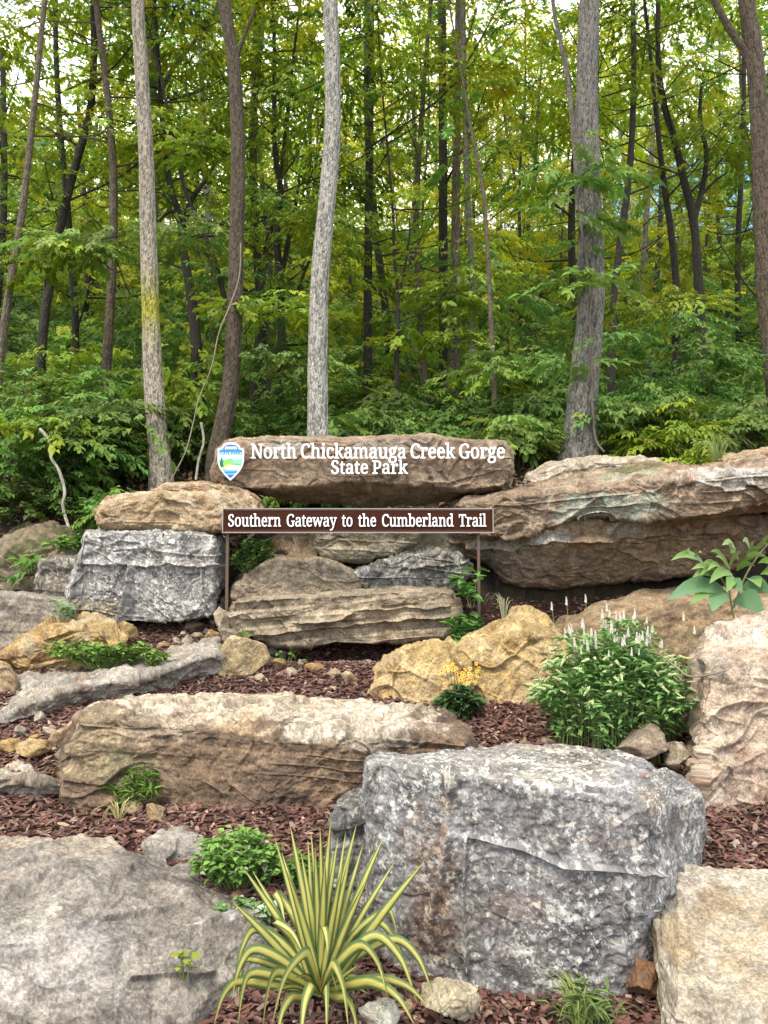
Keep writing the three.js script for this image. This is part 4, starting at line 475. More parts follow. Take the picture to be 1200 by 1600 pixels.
tree('twin_stem_tree', 'dark branching tree between the brown trunk and the silvery trunk', { seed: 12, d: 11.5, pts: [[438, 640], [440, 520], [437, 430], [432, 370], [440, 310], [430, 240]], w: [16, 8], bark: 'dark', H: 10, limbs: [{ p: [[438, 440], [450, 380], [460, 330], [468, 280]], w: [9, 8, 6, 4] }, { p: [[440, 500], [460, 460], [478, 420], [488, 395]], w: [6, 6, 5, 3] }], crown: { from: 3.5, to: 9.5, R: 2.3, n: 16, m: 17, green: 'mid' } });
tree('forest_tree', 'dark trunk branching to one side close to the brown trunk', { seed: 13, d: 11.8, pts: [[400, 640], [404, 520], [410, 440], [418, 380], [430, 330], [440, 260]], w: [15, 6], bark: 'dark', H: 10, crown: { from: 4, to: 9.5, R: 2, n: 12, m: 16, green: 'deep' } });
tree('forest_tree', 'dark upright trunk rising through the undergrowth beside the slender pale trunk', { seed: 14, d: 10.2, pts: [[155, 720], [162, 640], [170, 520], [176, 400], [177, 270], [168, 150], [152, 20]], w: [16, 9], bark: 'brown', H: 12, crown: { from: 5, to: 12, R: 2.4, n: 14, m: 15, green: 'mid' } });
tree('forest_tree', 'dark slim trunk leaning right above the leafy thicket', { seed: 15, d: 11, pts: [[62, 600], [72, 480], [98, 340], [120, 250], [140, 180], [147, 80], [146, 0]], w: [16, 9], bark: 'dark', H: 12, crown: { from: 5, to: 12, R: 2.3, n: 12, m: 14, green: 'mid' } });
tree('forest_tree', 'pale thin trunk leaning right at the far edge of the leafy thicket', { seed: 16, d: 9.5, pts: [[-5, 620], [12, 470], [32, 350], [44, 250], [56, 140], [66, 40]], w: [14, 8], bark: 'tan', H: 11, crown: { from: 5, to: 11, R: 2.2, n: 12, m: 13, green: 'sun' } });
tree('forest_tree', 'thin forked dark sapling between the silvery trunk and the paired trunks', { seed: 17, d: 11, pts: [[622, 680], [620, 560], [622, 470], [616, 400], [614, 330]], w: [9, 4], bark: 'dark', H: 7, limbs: [{ p: [[622, 470], [632, 420], [640, 370], [640, 340]], w: [5, 4, 4, 2] }], crown: { from: 2.5, to: 7, R: 1.8, n: 12, m: 15, green: 'mid' } });
tree('snag', 'thin pale broken stem standing near the vine wrapped trunk', { seed: 18, d: 9.5, pts: [[774, 700], [772, 600], [766, 480], [758, 330], [752, 280], [743, 236]], w: [9, 5], bark: 'tan', H: 5.6, flare: 0.1 });
tree('forest_tree', 'slim dark trunk close behind the vine wrapped trunk', { seed: 19, d: 11.5, pts: [[955, 600], [958, 480], [966, 400], [980, 300], [988, 200], [990, 60]], w: [13, 8], bark: 'dark', H: 12, crown: { from: 5, to: 12, R: 2.4, n: 14, m: 15, green: 'mid' } });
tree('wishbone_tree', 'dark tree forking like a wishbone beyond the vine wrapped trunk', { seed: 20, d: 12, pts: [[1098, 560], [1092, 450], [1083, 340], [1068, 280], [1052, 210], [1034, 150], [1028, 60]], w: [18, 8], bark: 'dark', H: 12, limbs: [{ p: [[1084, 345], [1098, 290], [1104, 240], [1094, 190], [1096, 130]], w: [10, 9, 8, 7, 5] }, { p: [[1092, 310], [1115, 285], [1135, 270]], w: [5, 4, 3] }], crown: { from: 5, to: 12, R: 2.6, n: 16, m: 16, green: 'mid' } });
tree('forest_tree', 'dark upright trunk between the vine wrapped trunk and the wishbone fork', { seed: 21, d: 12.4, pts: [[1056, 560], [1056, 440], [1048, 360], [1038, 290], [1032, 240]], w: [14, 8], bark: 'dark', H: 11, crown: { from: 5, to: 11, R: 2.2, n: 12, m: 15, green: 'mid' } });
tree('forest_tree', 'slim grey trunk close behind the paired dark and tan trunks', { seed: 22, d: 12.2, pts: [[735, 640], [738, 450], [730, 300], [726, 150], [724, 0]], w: [11, 8], bark: 'grey', H: 13, crown: { from: 6, to: 13, R: 2.3, n: 12, m: 15, green: 'sun' } });
// the wood behind, tree after tree up the hillside
{
  const r = rng(99); let seed = 200, k = 0;
  for (let d = 13; d < 62; d += d < 24 ? 2.6 : d < 40 ? 4.2 : 6.5) {
    const half = 0.52 * d + 2, step = d < 24 ? 3.3 : d < 40 ? 3.8 : 5;
    for (let x = -half + r() * step; x < half; x += step * (0.75 + r() * 0.5)) {
      const dd = d + (r() - 0.5) * 2.4, px = 600 + FOCAL * x / dd, s = FOCAL / dd, H = Math.min(9 + r() * 5, 2.4 + 0.78 * dd - ground(x, dd)) * (px < 190 && d > 15 ? 0.62 : px > 250 && px < 330 && d > 20 ? 0.7 : 1), lean = (r() - 0.5) * 0.06, b = r(), y0 = ground(x, dd), far = d > 30;
      const pix = (h) => { const q = pixelOf(V(x + lean * h * h * 0.15 + 0.2 * Math.sin(h * 0.5 + seed), y0 + h, -dd)); return q; };
      const wp = (0.085 + r() * 0.11) * s, o = { seed: seed++, d: dd, pts: [0, 2, 4, 6, 8].map(pix), w: [wp, wp * 0.6], bark: b < 0.75 ? 'dark' : b < 0.87 ? 'grey' : 'brown', H, seg: 24, sides: 8, crown: { from: r() < 0.6 ? 1.0 : 2.6, to: H + 1.5, R: 2.1 + r(), n: far ? 11 : 14, m: far ? 14 : 13, cs: far ? 1.1 : 0.85, size: far ? 1.7 : d > 20 ? 1.3 : 1.05, kind: r() < 0.5 ? 'fine' : 'broad', green: r() < 0.45 ? 'sun' : r() < 0.6 ? 'mid' : 'cool' } };
      tree('hillside_tree', 'slender leafy forest tree on the hillside behind the front row of trunks', o, 'trees up the wooded hillside');
    }
  }
}

// ------------------------------------------------------------------ undergrowth
function bush(name, label, px, pyFoot, d, wpx, hpx, n, kind, green, seed, group, size = 1) {
  const r = rng(seed * 131), s = d / FOCAL, q = P(px, pyFoot, d), y = ground(q.x, d); const foot = V(q.x, y, -d), top = P(px, pyFoot - hpx, d).y, R = wpx * s / 2, Hh = Math.max(0.2, top - y), g = thing(name, label, 'bush', foot, group), clumps = [], pos = [], uv = [], idx = [], col = [];
  const m = Math.max(4, Math.round(n / 14));
  for (let i = 0; i < m; i++) { const a = i * 2.4 + r(), k = Math.sqrt((i + 0.5) / m), hh = Hh * (0.3 + 0.7 * r()) * (1 - 0.35 * k), c = V(foot.x + Math.cos(a) * R * k * 0.85, y + hh, foot.z + Math.sin(a) * R * k * 0.6); const cs = Math.max(0.12, R * 0.34); clumps.push([c, cs, Math.min(cs * 0.5, 0.25), 14]); limb([V(foot.x + Math.cos(a) * R * 0.1, y - 0.05, foot.z + Math.sin(a) * R * 0.1), V(lerp(foot.x, c.x, 0.5), y + hh * 0.55, lerp(foot.z, c.z, 0.5)), c], [0.012, 0.009, 0.004], 6, 5, r, pos, uv, idx, col, 0.05); }
  part('stem', geom(pos, idx, col, uv).translate(-foot.x, -foot.y, -foot.z), barkMats.brown, g); foliage(g, foot, clumps, kind, GREENS[green], r, size); return g;
}
let bs = 1;
const UG = 'undergrowth below the trees';
for (const [label, list] of [
  ['broad leaved bush in the thicket behind the lichen block', [[60, 800, 8.4, 240, 180, 190], [140, 780, 8.8, 170, 190, 150], [20, 720, 9.2, 260, 190, 170], [180, 800, 8.0, 90, 70, 60], [120, 860, 7.7, 110, 60, 60], [30, 830, 8.1, 160, 80, 90], [300, 760, 9.7, 160, 150, 110], [190, 740, 9.9, 260, 170, 150]]],
  ['dim green bush in the shade behind the lettered slab', [[410, 740, 9.9, 180, 120, 120], [460, 730, 9.8, 120, 80, 70], [560, 730, 9.7, 160, 110, 110], [640, 740, 9.2, 150, 100, 100], [710, 740, 9.6, 170, 130, 120], [610, 720, 11, 260, 120, 120], [480, 700, 11.5, 260, 110, 110], [430, 800, 8.1, 90, 34, 40], [500, 800, 8.0, 90, 30, 40], [560, 802, 8.2, 90, 30, 40]]],
  ['leafy bush between the lettered slab and the vine wrapped trunk', [[805, 755, 8.7, 120, 160, 110], [845, 745, 9.4, 120, 200, 120], [770, 700, 10, 180, 120, 100], [830, 660, 10.8, 200, 140, 110]]],
]) for (const [px, py, d, w, h, n] of list) bush('bush', label, px, py, d, w, h, n, bs % 3 ? 'broad' : 'tuft', ['cool', 'leaf', 'deep', 'lime'][bs % 4], bs++, UG, bs % 3 ? 0.72 : 0.85);
for (const [px, py, d, w, h, n, gr] of [[980, 720, 8.6, 150, 130, 110, 'lime'], [1040, 715, 8.4, 150, 110, 110, 'mid'], [1100, 710, 8.7, 170, 140, 130, 'lime'], [1170, 700, 8.5, 170, 150, 130, 'lime'], [1010, 690, 9.4, 200, 150, 130, 'leaf'], [1140, 680, 9.6, 220, 150, 140, 'leaf'], [960, 650, 10.5, 220, 150, 110, 'leaf'], [1090, 640, 10.8, 240, 150, 120, 'cool'], [1200, 620, 10.5, 220, 150, 110, 'cool'], [1085, 718, 7.9, 70, 40, 34, 'mid']]) bush('bush', 'bright green bush on the bank beside the vine wrapped trunk', px, py, d, w, h, n, 'long', gr, bs++, UG, 0.66);
{ const r = rng(41); for (let d = 10.5; d < 56; d += d < 20 ? 1.8 : d < 32 ? 3 : 5) for (let x = -0.5 * d - 1; x < 0.5 * d + 1; x += (1.5 + r() * 1.2) * (d < 20 ? 1 : 1.5)) { const q = pixelOf(V(x, ground(x, d), -d)), s = FOCAL / d; bush('forest_bush', 'small leafy sapling on the shaded forest floor', q[0], q[1], d, (1.6 + r()) * s * (d < 20 ? 1 : 1.7), (0.8 + r() * 1.5) * s * (d < 20 ? 1 : 1.6), d < 18 ? 70 : 60, r() < 0.6 ? 'broad' : 'fine', r() < 0.5 ? 'cool' : 'leaf', bs++, 'saplings on the forest floor', d < 20 ? 1.1 : d < 32 ? 1.7 : 2.3); } }
{ const r = rng(43); for (let d = 10.8; d < 21; d += 2) for (let x = -0.5 * d - 0.5; x < 0.5 * d + 0.5; x += 1.9 + r() * 1.4) { const q = pixelOf(V(x, ground(x, d), -d)), s = FOCAL / d; bush('understory_sapling', 'slim understory sapling with layered leaves in the shade of the trees', q[0], q[1], d, (1.8 + r()) * s, (2.4 + r() * 2.2) * s, 78, r() < 0.7 ? 'broad' : 'fine', ['cool', 'leaf', 'mid'][Math.floor(r() * 3)], bs++, 'understory saplings', 1); } }

// ------------------------------------------------------------------ planting between the rocks
const vleaf = new THREE.MeshPhysicalMaterial({ color: C(1, 1, 1), vertexColors: true, roughness: 0.5, specularIntensity: 0.5, transmission: 0.3, thickness: 0, side: THREE.DoubleSide });
// a long blade through 3-D points: channelled section, striped along its length
function bladeGeo(pts, width, seg = 18) {
  const curve = new THREE.CatmullRomCurve3(pts), pos = [], col = [], idx = [], T = V(), S = V(), N = V(), up = V(0, 1, 0), side = [-1, -0.62, -0.3, 0, 0.3, 0.62, 1], chord = pts[pts.length - 1].clone().sub(pts[0]); S.crossVectors(chord, V(0, 0.2, 1)).normalize(); if (S.lengthSq() < 0.5) S.set(1, 0, 0);
  for (let i = 0; i <= seg; i++) {
    const t = i / seg, p = curve.getPoint(t); curve.getTangent(t, T); S.addScaledVector(T, -S.dot(T)).normalize(); N.crossVectors(T, S);
    const w = width * 0.5 * (0.55 + 0.45 * sstep(0, 0.35, t)) * (1 - Math.pow(t, 3.2)) + 0.0004;
    for (const s of side) { pos.push(p.x + S.x * w * s + N.x * w * 0.35 * s * s, p.y + S.y * w * s + N.y * w * 0.35 * s * s, p.z + S.z * w * s + N.z * w * 0.35 * s * s); const y = Math.abs(s) < 0.35, k = 0.9 + 0.2 * noise(s * 3, t * 5, p.x * 40); col.push(...(y ? [0.56 * k, 0.52 * k, 0.15 * k] : Math.abs(s) < 0.7 ? [0.12 * k, 0.18 * k, 0.05 * k] : [0.08 * k, 0.15 * k, 0.055 * k])); }
  }
  const m = side.length; for (let i = 0; i < seg; i++) for (let j = 0; j + 1 < m; j++) { const a = i * m + j, b = a + m; idx.push(a, a + 1, b, b, a + 1, b + 1); }
  return geom(pos, idx, col);
}
{
  const D = 2.72, base = P(500, 1552, D), g = thing('yucca', 'spiky yucca with yellow and green striped leaves in front of the big grey block', 'plant', base), r = rng(8);
  const blade = (list, w) => { const pts = list.map(([x, y, dd]) => P(x, y, D + (dd ?? 0)).sub(base)); part('leaf', bladeGeo(pts, w), vleaf, g); };
  // upright blades: tip pixel and how far the tip leans away
  for (const [x, y, dd, w] of [[429, 1308, 0.1, 11], [453, 1288, 0.12, 13], [440, 1332, 0.2, 11], [481, 1312, 0.14, 10], [492, 1325, -0.05, 12], [500, 1290, 0.05, 11], [517, 1278, 0.02, 13], [508, 1345, -0.12, 14], [528, 1308, 0.12, 11], [520, 1330, 0.2, 10], [557, 1288, 0.1, 14], [548, 1330, 0.0, 12], [567, 1320, 0.2, 11], [600, 1306, 0.12, 14], [585, 1330, 0.22, 11], [617, 1346, 0.16, 12], [664, 1344, 0.05, 16], [380, 1356, 0.05, 13], [394, 1360, 0.16, 10], [362, 1408, -0.02, 15], [448, 1360, -0.1, 13], [470, 1330, 0.05, 12], [536, 1350, -0.1, 12], [640, 1372, 0.2, 11], [412, 1385, 0.2, 12], [575, 1370, -0.08, 12], [486, 1300, 0.2, 9], [540, 1300, 0.22, 9]]) {
    const bx = 500 + (x - 500) * 0.05 + (r() - 0.5) * 14, by = 1548 + (r() - 0.5) * 8, mx = lerp(bx, x, 0.5) - (x - 500) * 0.015, my = lerp(by, y, 0.52); blade([[bx, by, 0.02 * (r() - 0.5)], [mx, my, dd * 0.45], [x, y, dd]], w * 0.0023);
  }
  // arching blades: crown of the arch, then the hanging tip
  for (const [ax, ay, ad, tx, ty, td, w] of [[398, 1452, 0, 365, 1545, -0.1, 13], [395, 1484, -0.05, 362, 1562, -0.12, 14], [370, 1535, -0.1, 335, 1600, -0.2, 14], [392, 1522, -0.1, 372, 1604, -0.2, 13], [432, 1520, -0.15, 410, 1612, -0.3, 14], [478, 1490, -0.15, 425, 1600, -0.32, 17], [486, 1540, -0.2, 470, 1625, -0.34, 15], [508, 1545, -0.2, 510, 1625, -0.36, 15], [520, 1508, -0.15, 545, 1612, -0.32, 17], [565, 1478, -0.1, 606, 1558, -0.2, 15], [588, 1462, 0, 652, 1568, -0.08, 14], [620, 1468, 0.05, 676, 1552, 0, 13], [580, 1535, -0.15, 648, 1602, -0.28, 16], [600, 1530, -0.1, 668, 1572, -0.16, 13], [608, 1422, 0.12, 620, 1464, 0.12, 9], [590, 1440, 0.1, 640, 1540, 0.05, 11], [505, 1448, -0.06, 512, 1488, -0.12, 11], [430, 1440, -0.02, 474, 1490, -0.1, 11], [455, 1560, -0.18, 432, 1630, -0.3, 13], [540, 1560, -0.2, 560, 1630, -0.34, 13], [430, 1395, 0.1, 445, 1440, 0.0, 12], [380, 1500, 0.0, 372, 1560, 0.0, 9]]) {
    const bx = 500 + (r() - 0.5) * 20; blade([[bx, 1550, 0], [lerp(bx, ax, 0.55), lerp(1550, ay, 0.75), ad * 0.5], [ax, ay, ad], [lerp(ax, tx, 0.45) + (tx - ax) * 0.12, lerp(ay, ty, 0.32), lerp(ad, td, 0.45)], [tx, ty, td]], w * 0.0026);
  }
for (let i = 0; i < 16; i++) { const a = i * 2.4, q = 60 + r() * 60; blade([[500, 1556, 0], [500 + Math.cos(a) * q * 0.5, 1545 - r() * 30, -Math.sin(a) * 0.07], [500 + Math.cos(a) * q, 1560 - r() * 60, -Math.sin(a) * 0.16]], 9 * 0.0023); }
}
// tiny single leaves for clumps
function tinyLeaf(L, Wd) { const pos = [], idx = []; leafInto(pos, idx, V(0, 0, 0), 0, L, Wd, 0.1, 0.25, 0.25); return geom(pos, idx); }
const herbMat = new THREE.MeshPhysicalMaterial({ color: C(1, 1, 1), roughness: 0.6, specularIntensity: 0.35, transmission: 0.35, thickness: 0, side: THREE.DoubleSide });
function herb(name, label, o) {      // a mound of stems and leaves; o: px, foot, d, w, h (pixels), n, leaf [len,width], green
  const r = rng(o.seed * 53), base = o.on ? P(o.px, o.foot, o.d) : o.d ? V(P(o.px, o.foot, o.d).x, ground(P(o.px, o.foot, o.d).x, o.d), -o.d) : hit(o.px, o.foot), d = -base.z, s = d / FOCAL, R = o.w * s / 2, H = o.h * s, g = thing(name, label, o.cat ?? 'plant', base, o.group), mats = [], cols = [], pos = [], uv = [], idx = [], col = [], G = tinyLeaf(...(o.leaf ?? [0.04, 0.022]));
  const stems = o.stems ?? 24, tips = [];
  for (let k = 0; k < stems; k++) {
    const a = r() * 6.28, q = Math.sqrt(r()), tx = Math.cos(a) * R * q, tz = Math.sin(a) * R * q * (o.zs ?? 0.7), ty = H * (o.flat ? 0.5 + 0.5 * r() : Math.sqrt(Math.max(0.05, 1 - q * q * 0.85)) * (0.75 + 0.3 * r())), b = V(tx * (o.spread ?? 0.25), -0.02, tz * (o.spread ?? 0.25)), m = V(tx * 0.7, ty * 0.62, tz * 0.7), t = V(tx, ty, tz); tips.push([t, m]);
    if (!o.slope) limb([b, m, t], [0.003, 0.002, 0.001], 5, 4, r, pos, uv, idx, col, 0.02);
    const per = Math.round(o.n / stems); for (let i = 0; i < per; i++) { const f = 0.12 + 0.88 * Math.sqrt(r()), p = V(lerp(lerp(b.x, m.x, f), lerp(m.x, t.x, f), f), lerp(lerp(b.y, m.y, f), lerp(m.y, t.y, f), f), lerp(lerp(b.z, m.z, f), lerp(m.z, t.z, f), f)); p.x += (r() - 0.5) * R * 0.12; p.z += (r() - 0.5) * R * 0.12; tmpQ.setFromEuler(tmpE.set((r() - 0.5) * 0.9, r() * 6.28, (r() - 0.35) * 0.9)); const sc = 0.6 + r() * 0.75, v = 0.65 + r() * 0.7, c = o.green; mats.push(new THREE.Matrix4().compose(p, tmpQ, V(sc, sc, sc))); cols.push(r() < (o.paleShare ?? 0) ? C(0.45 * v, 0.5 * v, 0.4 * v) : C(c[0] * v, c[1] * v, c[2] * v)); }
  }
  if (pos.length) part('stem', geom(pos, idx, col, uv), new THREE.MeshStandardMaterial({ color: C(0.14, 0.2, 0.06), roughness: 0.8 }), g);
  stuffPart('foliage', G, herbMat, mats, cols, g); g.userData.tips = undefined; return { g, tips, r, R, H };
}
const HG = [0.13, 0.24, 0.045];
{ // tall clump with pale flower spikes
  const { g, tips, r, R, H } = herb('flowering_clump', 'dense green clump covered in pale mauve flower spikes between two boulders', { seed: 1, px: 962, foot: 1150, d: 4.55, w: 262, h: 200, n: 4200, stems: 230, leaf: [0.06, 0.024], green: [0.18, 0.33, 0.1], zs: 0.8, spread: 0.72 });
  const spike = (seed) => { const q = rng(seed), parts = []; for (let i = 0; i < 26; i++) { const t = i / 26, a = i * 2.4, b = new THREE.IcosahedronGeometry(0.0055 * (1 - 0.5 * t) * (0.8 + q() * 0.5), 0); b.translate(Math.cos(a) * 0.0065 * (1 - 0.6 * t), t * 0.07, Math.sin(a) * 0.0065 * (1 - 0.6 * t)); parts.push(b); } return mergeGeometries(parts); };
  const shapes = [1, 2, 3].map(spike), paint = [[0.52, 0.56, 0.3], [0.6, 0.57, 0.5], [0.44, 0.52, 0.24]].map((c) => new THREE.MeshStandardMaterial({ color: C(...c), roughness: 0.85 })), up = V(0, 1, 0);
  tips.forEach(([t, m], i) => { if (i % 11 === 10) return; const dir = t.clone().sub(m).normalize(), low = t.y < H * 0.74, s = part('flower_spike', shapes[i % 3], paint[low ? (i % 2) * 2 : 1], g); if (low) dir.set(dir.x * 1.2 + (r() - 0.5) * 0.8, (r() - 0.6) * 1.1, Math.abs(dir.z) + 0.25).normalize(); else dir.lerp(up, 0.6).normalize(); s.position.copy(t); s.quaternion.setFromUnitVectors(up, dir); const k = low ? 0.6 + r() * 0.45 : 0.5 + r() * 0.45; s.scale.set(k, k, k); });
  for (const [x, y, h] of [[862, 948, 60], [885, 940, 70], [915, 936, 90], [948, 950, 60], [975, 962, 40], [1068, 965, 70], [1085, 985, 60]]) { const a = P(x, y, 4.65).sub(g.position), st = new THREE.TubeGeometry(new THREE.CatmullRomCurve3([V(a.x * 0.9, a.y - h * 0.0042, a.z), V(a.x, a.y, a.z)]), 4, 0.0016, 4); part('stem', st, new THREE.MeshStandardMaterial({ color: C(0.17, 0.22, 0.08), roughness: 0.8 }), g); const s = part('flower_spike', shapes[1], paint[1], g); s.position.copy(a).y -= 0.02; s.scale.setScalar(0.7); }
  tag(solo('dead_twig', new THREE.TubeGeometry(new THREE.CatmullRomCurve3([P(1030, 1022, 4.35), P(1060, 1045, 4.25), P(1075, 1056, 4.2), P(1105, 1055, 4.1), P(1136, 1047, 4.05)]), 20, 0.005, 6), new THREE.MeshStandardMaterial({ color: C(0.2, 0.15, 0.11), roughness: 0.9 }), '', ''), 'bare brown twig poking out of the flowering clump onto the boulder', 'twig');
}
{ // little yellow daisies
  const { g, tips, r } = herb('yellow_flower_plant', 'small dark leaved plant with yellow daisies before the yellow boulder', { seed: 2, px: 720, foot: 1100, d: 5.0, w: 66, h: 48, n: 420, stems: 20, leaf: [0.075, 0.032], green: [0.06, 0.125, 0.035] });
  const pet = []; for (let i = 0; i < 9; i++) { const p = [], x = []; leafInto(p, x, V(0, 0, 0), i / 9 * 6.283, 0.016, 0.007, 0.15, 0.1, 0.1); pet.push(geom(p, x)); } const fg = mergeGeometries(pet), eye = new THREE.SphereGeometry(0.006, 8, 6), ym = new THREE.MeshStandardMaterial({ color: C(0.7, 0.4, 0.035), roughness: 0.7, side: THREE.DoubleSide }), em = new THREE.MeshStandardMaterial({ color: C(0.08, 0.04, 0.02), roughness: 0.9 });
  for (let i = 0; i < 34; i++) { const [x, y] = [720 + (r() - 0.5) * 62, 1068 - 36 * r() * (1 - 0.2 * r())], p = P(x, y, 4.98 + (r() - 0.5) * 0.12).sub(g.position), f = part('flower', fg, ym, g); f.position.copy(p); f.rotation.set(0.7 + (r() - 0.5), r() * 6, (r() - 0.5)); const e = part('flower_eye', eye, em, f); e.scale.y = 0.6; if (i % 2) part('stem', new THREE.TubeGeometry(new THREE.CatmullRomCurve3([V(p.x * 0.4, 0.05, p.z * 0.4), p]), 3, 0.0013, 4), herbMat.clone(), g).material.color.setRGB(0.12, 0.18, 0.05); }
}
herb('ground_cover', 'bright green small leaved mound at the edge of the domed boulder', { seed: 3, px: 372, foot: 1352, d: 3.42, w: 150, h: 84, n: 1500, stems: 90, leaf: [0.034, 0.022], green: [0.16, 0.30, 0.06], paleShare: 0.06 });
herb('ground_cover', 'pale variegated creeping plant at the front of the bright green mound', { seed: 4, px: 384, foot: 1388, d: 3.2, w: 92, h: 34, n: 560, stems: 40, leaf: [0.03, 0.022], green: [0.17, 0.29, 0.1], paleShare: 0.3, flat: 1 });
herb('ground_cover', 'sparse green sprigs growing against the big grey block', { seed: 5, px: 470, foot: 1345, d: 3.4, w: 76, h: 50, n: 260, stems: 22, leaf: [0.035, 0.02], green: HG });
herb('grassy_tuft', 'narrow leaved green tuft at the foot of the long boulder', { seed: 6, px: 216, foot: 1258, w: 92, h: 56, n: 700, stems: 60, leaf: [0.06, 0.011], green: [0.13, 0.22, 0.035] });
herb('leafy_rosette', 'small broad leaved rosette beside the orange tan block', { seed: 7, px: 170, foot: 1248, w: 36, h: 26, n: 40, stems: 10, leaf: [0.075, 0.036], green: [0.13, 0.28, 0.06] });
herb('creeping_plant', 'low bright green creeper spilling over the curved slab', { seed: 8, px: 160, foot: 1040, d: 5.5, on: 1, w: 190, h: 36, n: 1500, stems: 90, leaf: [0.04, 0.022], green: [0.16, 0.28, 0.05], flat: 1, zs: 0.35 });
herb('creeping_plant', 'small green sprig at the end of the low creeper', { seed: 9, px: 244, foot: 1040, d: 5.4, on: 1, w: 50, h: 26, n: 240, stems: 20, leaf: [0.04, 0.022], green: [0.17, 0.28, 0.05], flat: 1 });
herb('small_weed', 'single fresh green weed on the ochre rock', { seed: 10, px: 98, foot: 966, d: 5.95, on: 1, w: 36, h: 26, n: 26, stems: 6, leaf: [0.08, 0.045], green: [0.14, 0.30, 0.07] });
herb('hanging_shrub', 'small shrub growing in the gap beside the sloping buff rock', { seed: 11, px: 394, foot: 900, d: 6.55, on: 1, w: 76, h: 66, n: 700, stems: 40, leaf: [0.05, 0.03], green: [0.09, 0.18, 0.04], cat: 'bush' });
herb('broad_weed', 'broad leaved green plant round the sign post under the word Trail', { seed: 12, px: 728, foot: 985, d: 6.0, w: 96, h: 74, n: 230, stems: 26, leaf: [0.10, 0.06], green: [0.11, 0.25, 0.05] });
herb('broad_weed', 'single tall stem of toothed leaves against the sign post under the word Trail', { seed: 13, px: 738, foot: 945, d: 5.95, on: 1, w: 50, h: 60, n: 40, stems: 5, leaf: [0.11, 0.06], green: [0.12, 0.26, 0.055] });
herb('small_weed', 'tiny weed in the dark hollow under the layered slab', { seed: 14, px: 446, foot: 1040, w: 60, h: 26, n: 24, stems: 8, leaf: [0.05, 0.03], green: [0.1, 0.22, 0.05] });
herb('small_weed', 'leggy weed with thin leaves in front of the big grey block', { seed: 15, px: 918, foot: 1580, d: 2.72, w: 120, h: 80, n: 190, stems: 18, leaf: [0.05, 0.01], green: [0.12, 0.2, 0.05] });
herb('small_weed', 'yellow green seedling in a crack of the domed boulder', { seed: 16, px: 290, foot: 1522, d: 2.76, on: 1, w: 46, h: 34, n: 16, stems: 5, leaf: [0.035, 0.028], green: [0.26, 0.32, 0.04] });
herb('creeping_plant', 'green leaves creeping under the far end of the mossy boulder', { seed: 17, px: 112, foot: 862, d: 7.1, on: 1, w: 70, h: 30, n: 160, stems: 16, leaf: [0.08, 0.045], green: [0.15, 0.3, 0.05] });
{ // grass blades
  const blades = (name, label, px, foot, d, n, h, green, seed, spread, arch) => { const r = rng(seed), b = d.on ? P(px, foot, d.on) : hit(px, foot), s = -b.z / FOCAL, g = thing(name, label, 'grass', b); for (let i = 0; i < n; i++) { const a = r() * 6.28, L = h * s * (0.6 + r() * 0.5), o = spread * s * (0.3 + r()), x = Math.cos(a) * o, z = Math.sin(a) * o, pts = [V(x * 0.1, -0.02, z * 0.1), V(x * 0.45, L * 0.8, z * 0.45), V(x, L * (1 - arch * 0.3), z), V(x * 1.3, L * (1 - arch), z * 1.3)], pos = [], idx = [], cv = new THREE.CatmullRomCurve3(pts); for (let k = 0; k <= 8; k++) { const p = cv.getPoint(k / 8), w = 0.0035 * (1 - k / 8.3); pos.push(p.x - w, p.y, p.z, p.x + w, p.y, p.z); if (k) idx.push(2 * k - 2, 2 * k - 1, 2 * k, 2 * k, 2 * k - 1, 2 * k + 1); } const m = part('blade', geom(pos, idx), herbMat.clone(), g); const v = 0.7 + r() * 0.6; m.material.color.setRGB(green[0] * v, green[1] * v, green[2] * v); } };
  blades('grass_tuft', 'pale drooping grass tuft in the dark cavity behind the yellow boulder', 788, 968, { on: 5.95 }, 16, 44, [0.34, 0.34, 0.22], 3, 22, 0.5);
  blades('grass_tuft', 'thin green grass tuft at the end of the layered slab', 382, 1010, { on: 5.9 }, 18, 34, [0.2, 0.26, 0.08], 4, 22, 0.4);
  blades('grass_tuft', 'drooping grass tuft hanging over the lichen ledge', 1120, 716, { on: 7.0 }, 40, 44, [0.2, 0.26, 0.08], 5, 42, 0.9);
  blades('grass_tuft', 'dry straw coloured grass beside the leafy rosette', 185, 1272, { on: 3.75 }, 18, 22, [0.4, 0.36, 0.16], 6, 36, 0.8);
  blades('grass_tuft', 'thin grass blade cluster at the base of the leggy weed', 905, 1600, { on: 2.68 }, 30, 60, [0.2, 0.24, 0.07], 7, 60, 0.5);
}
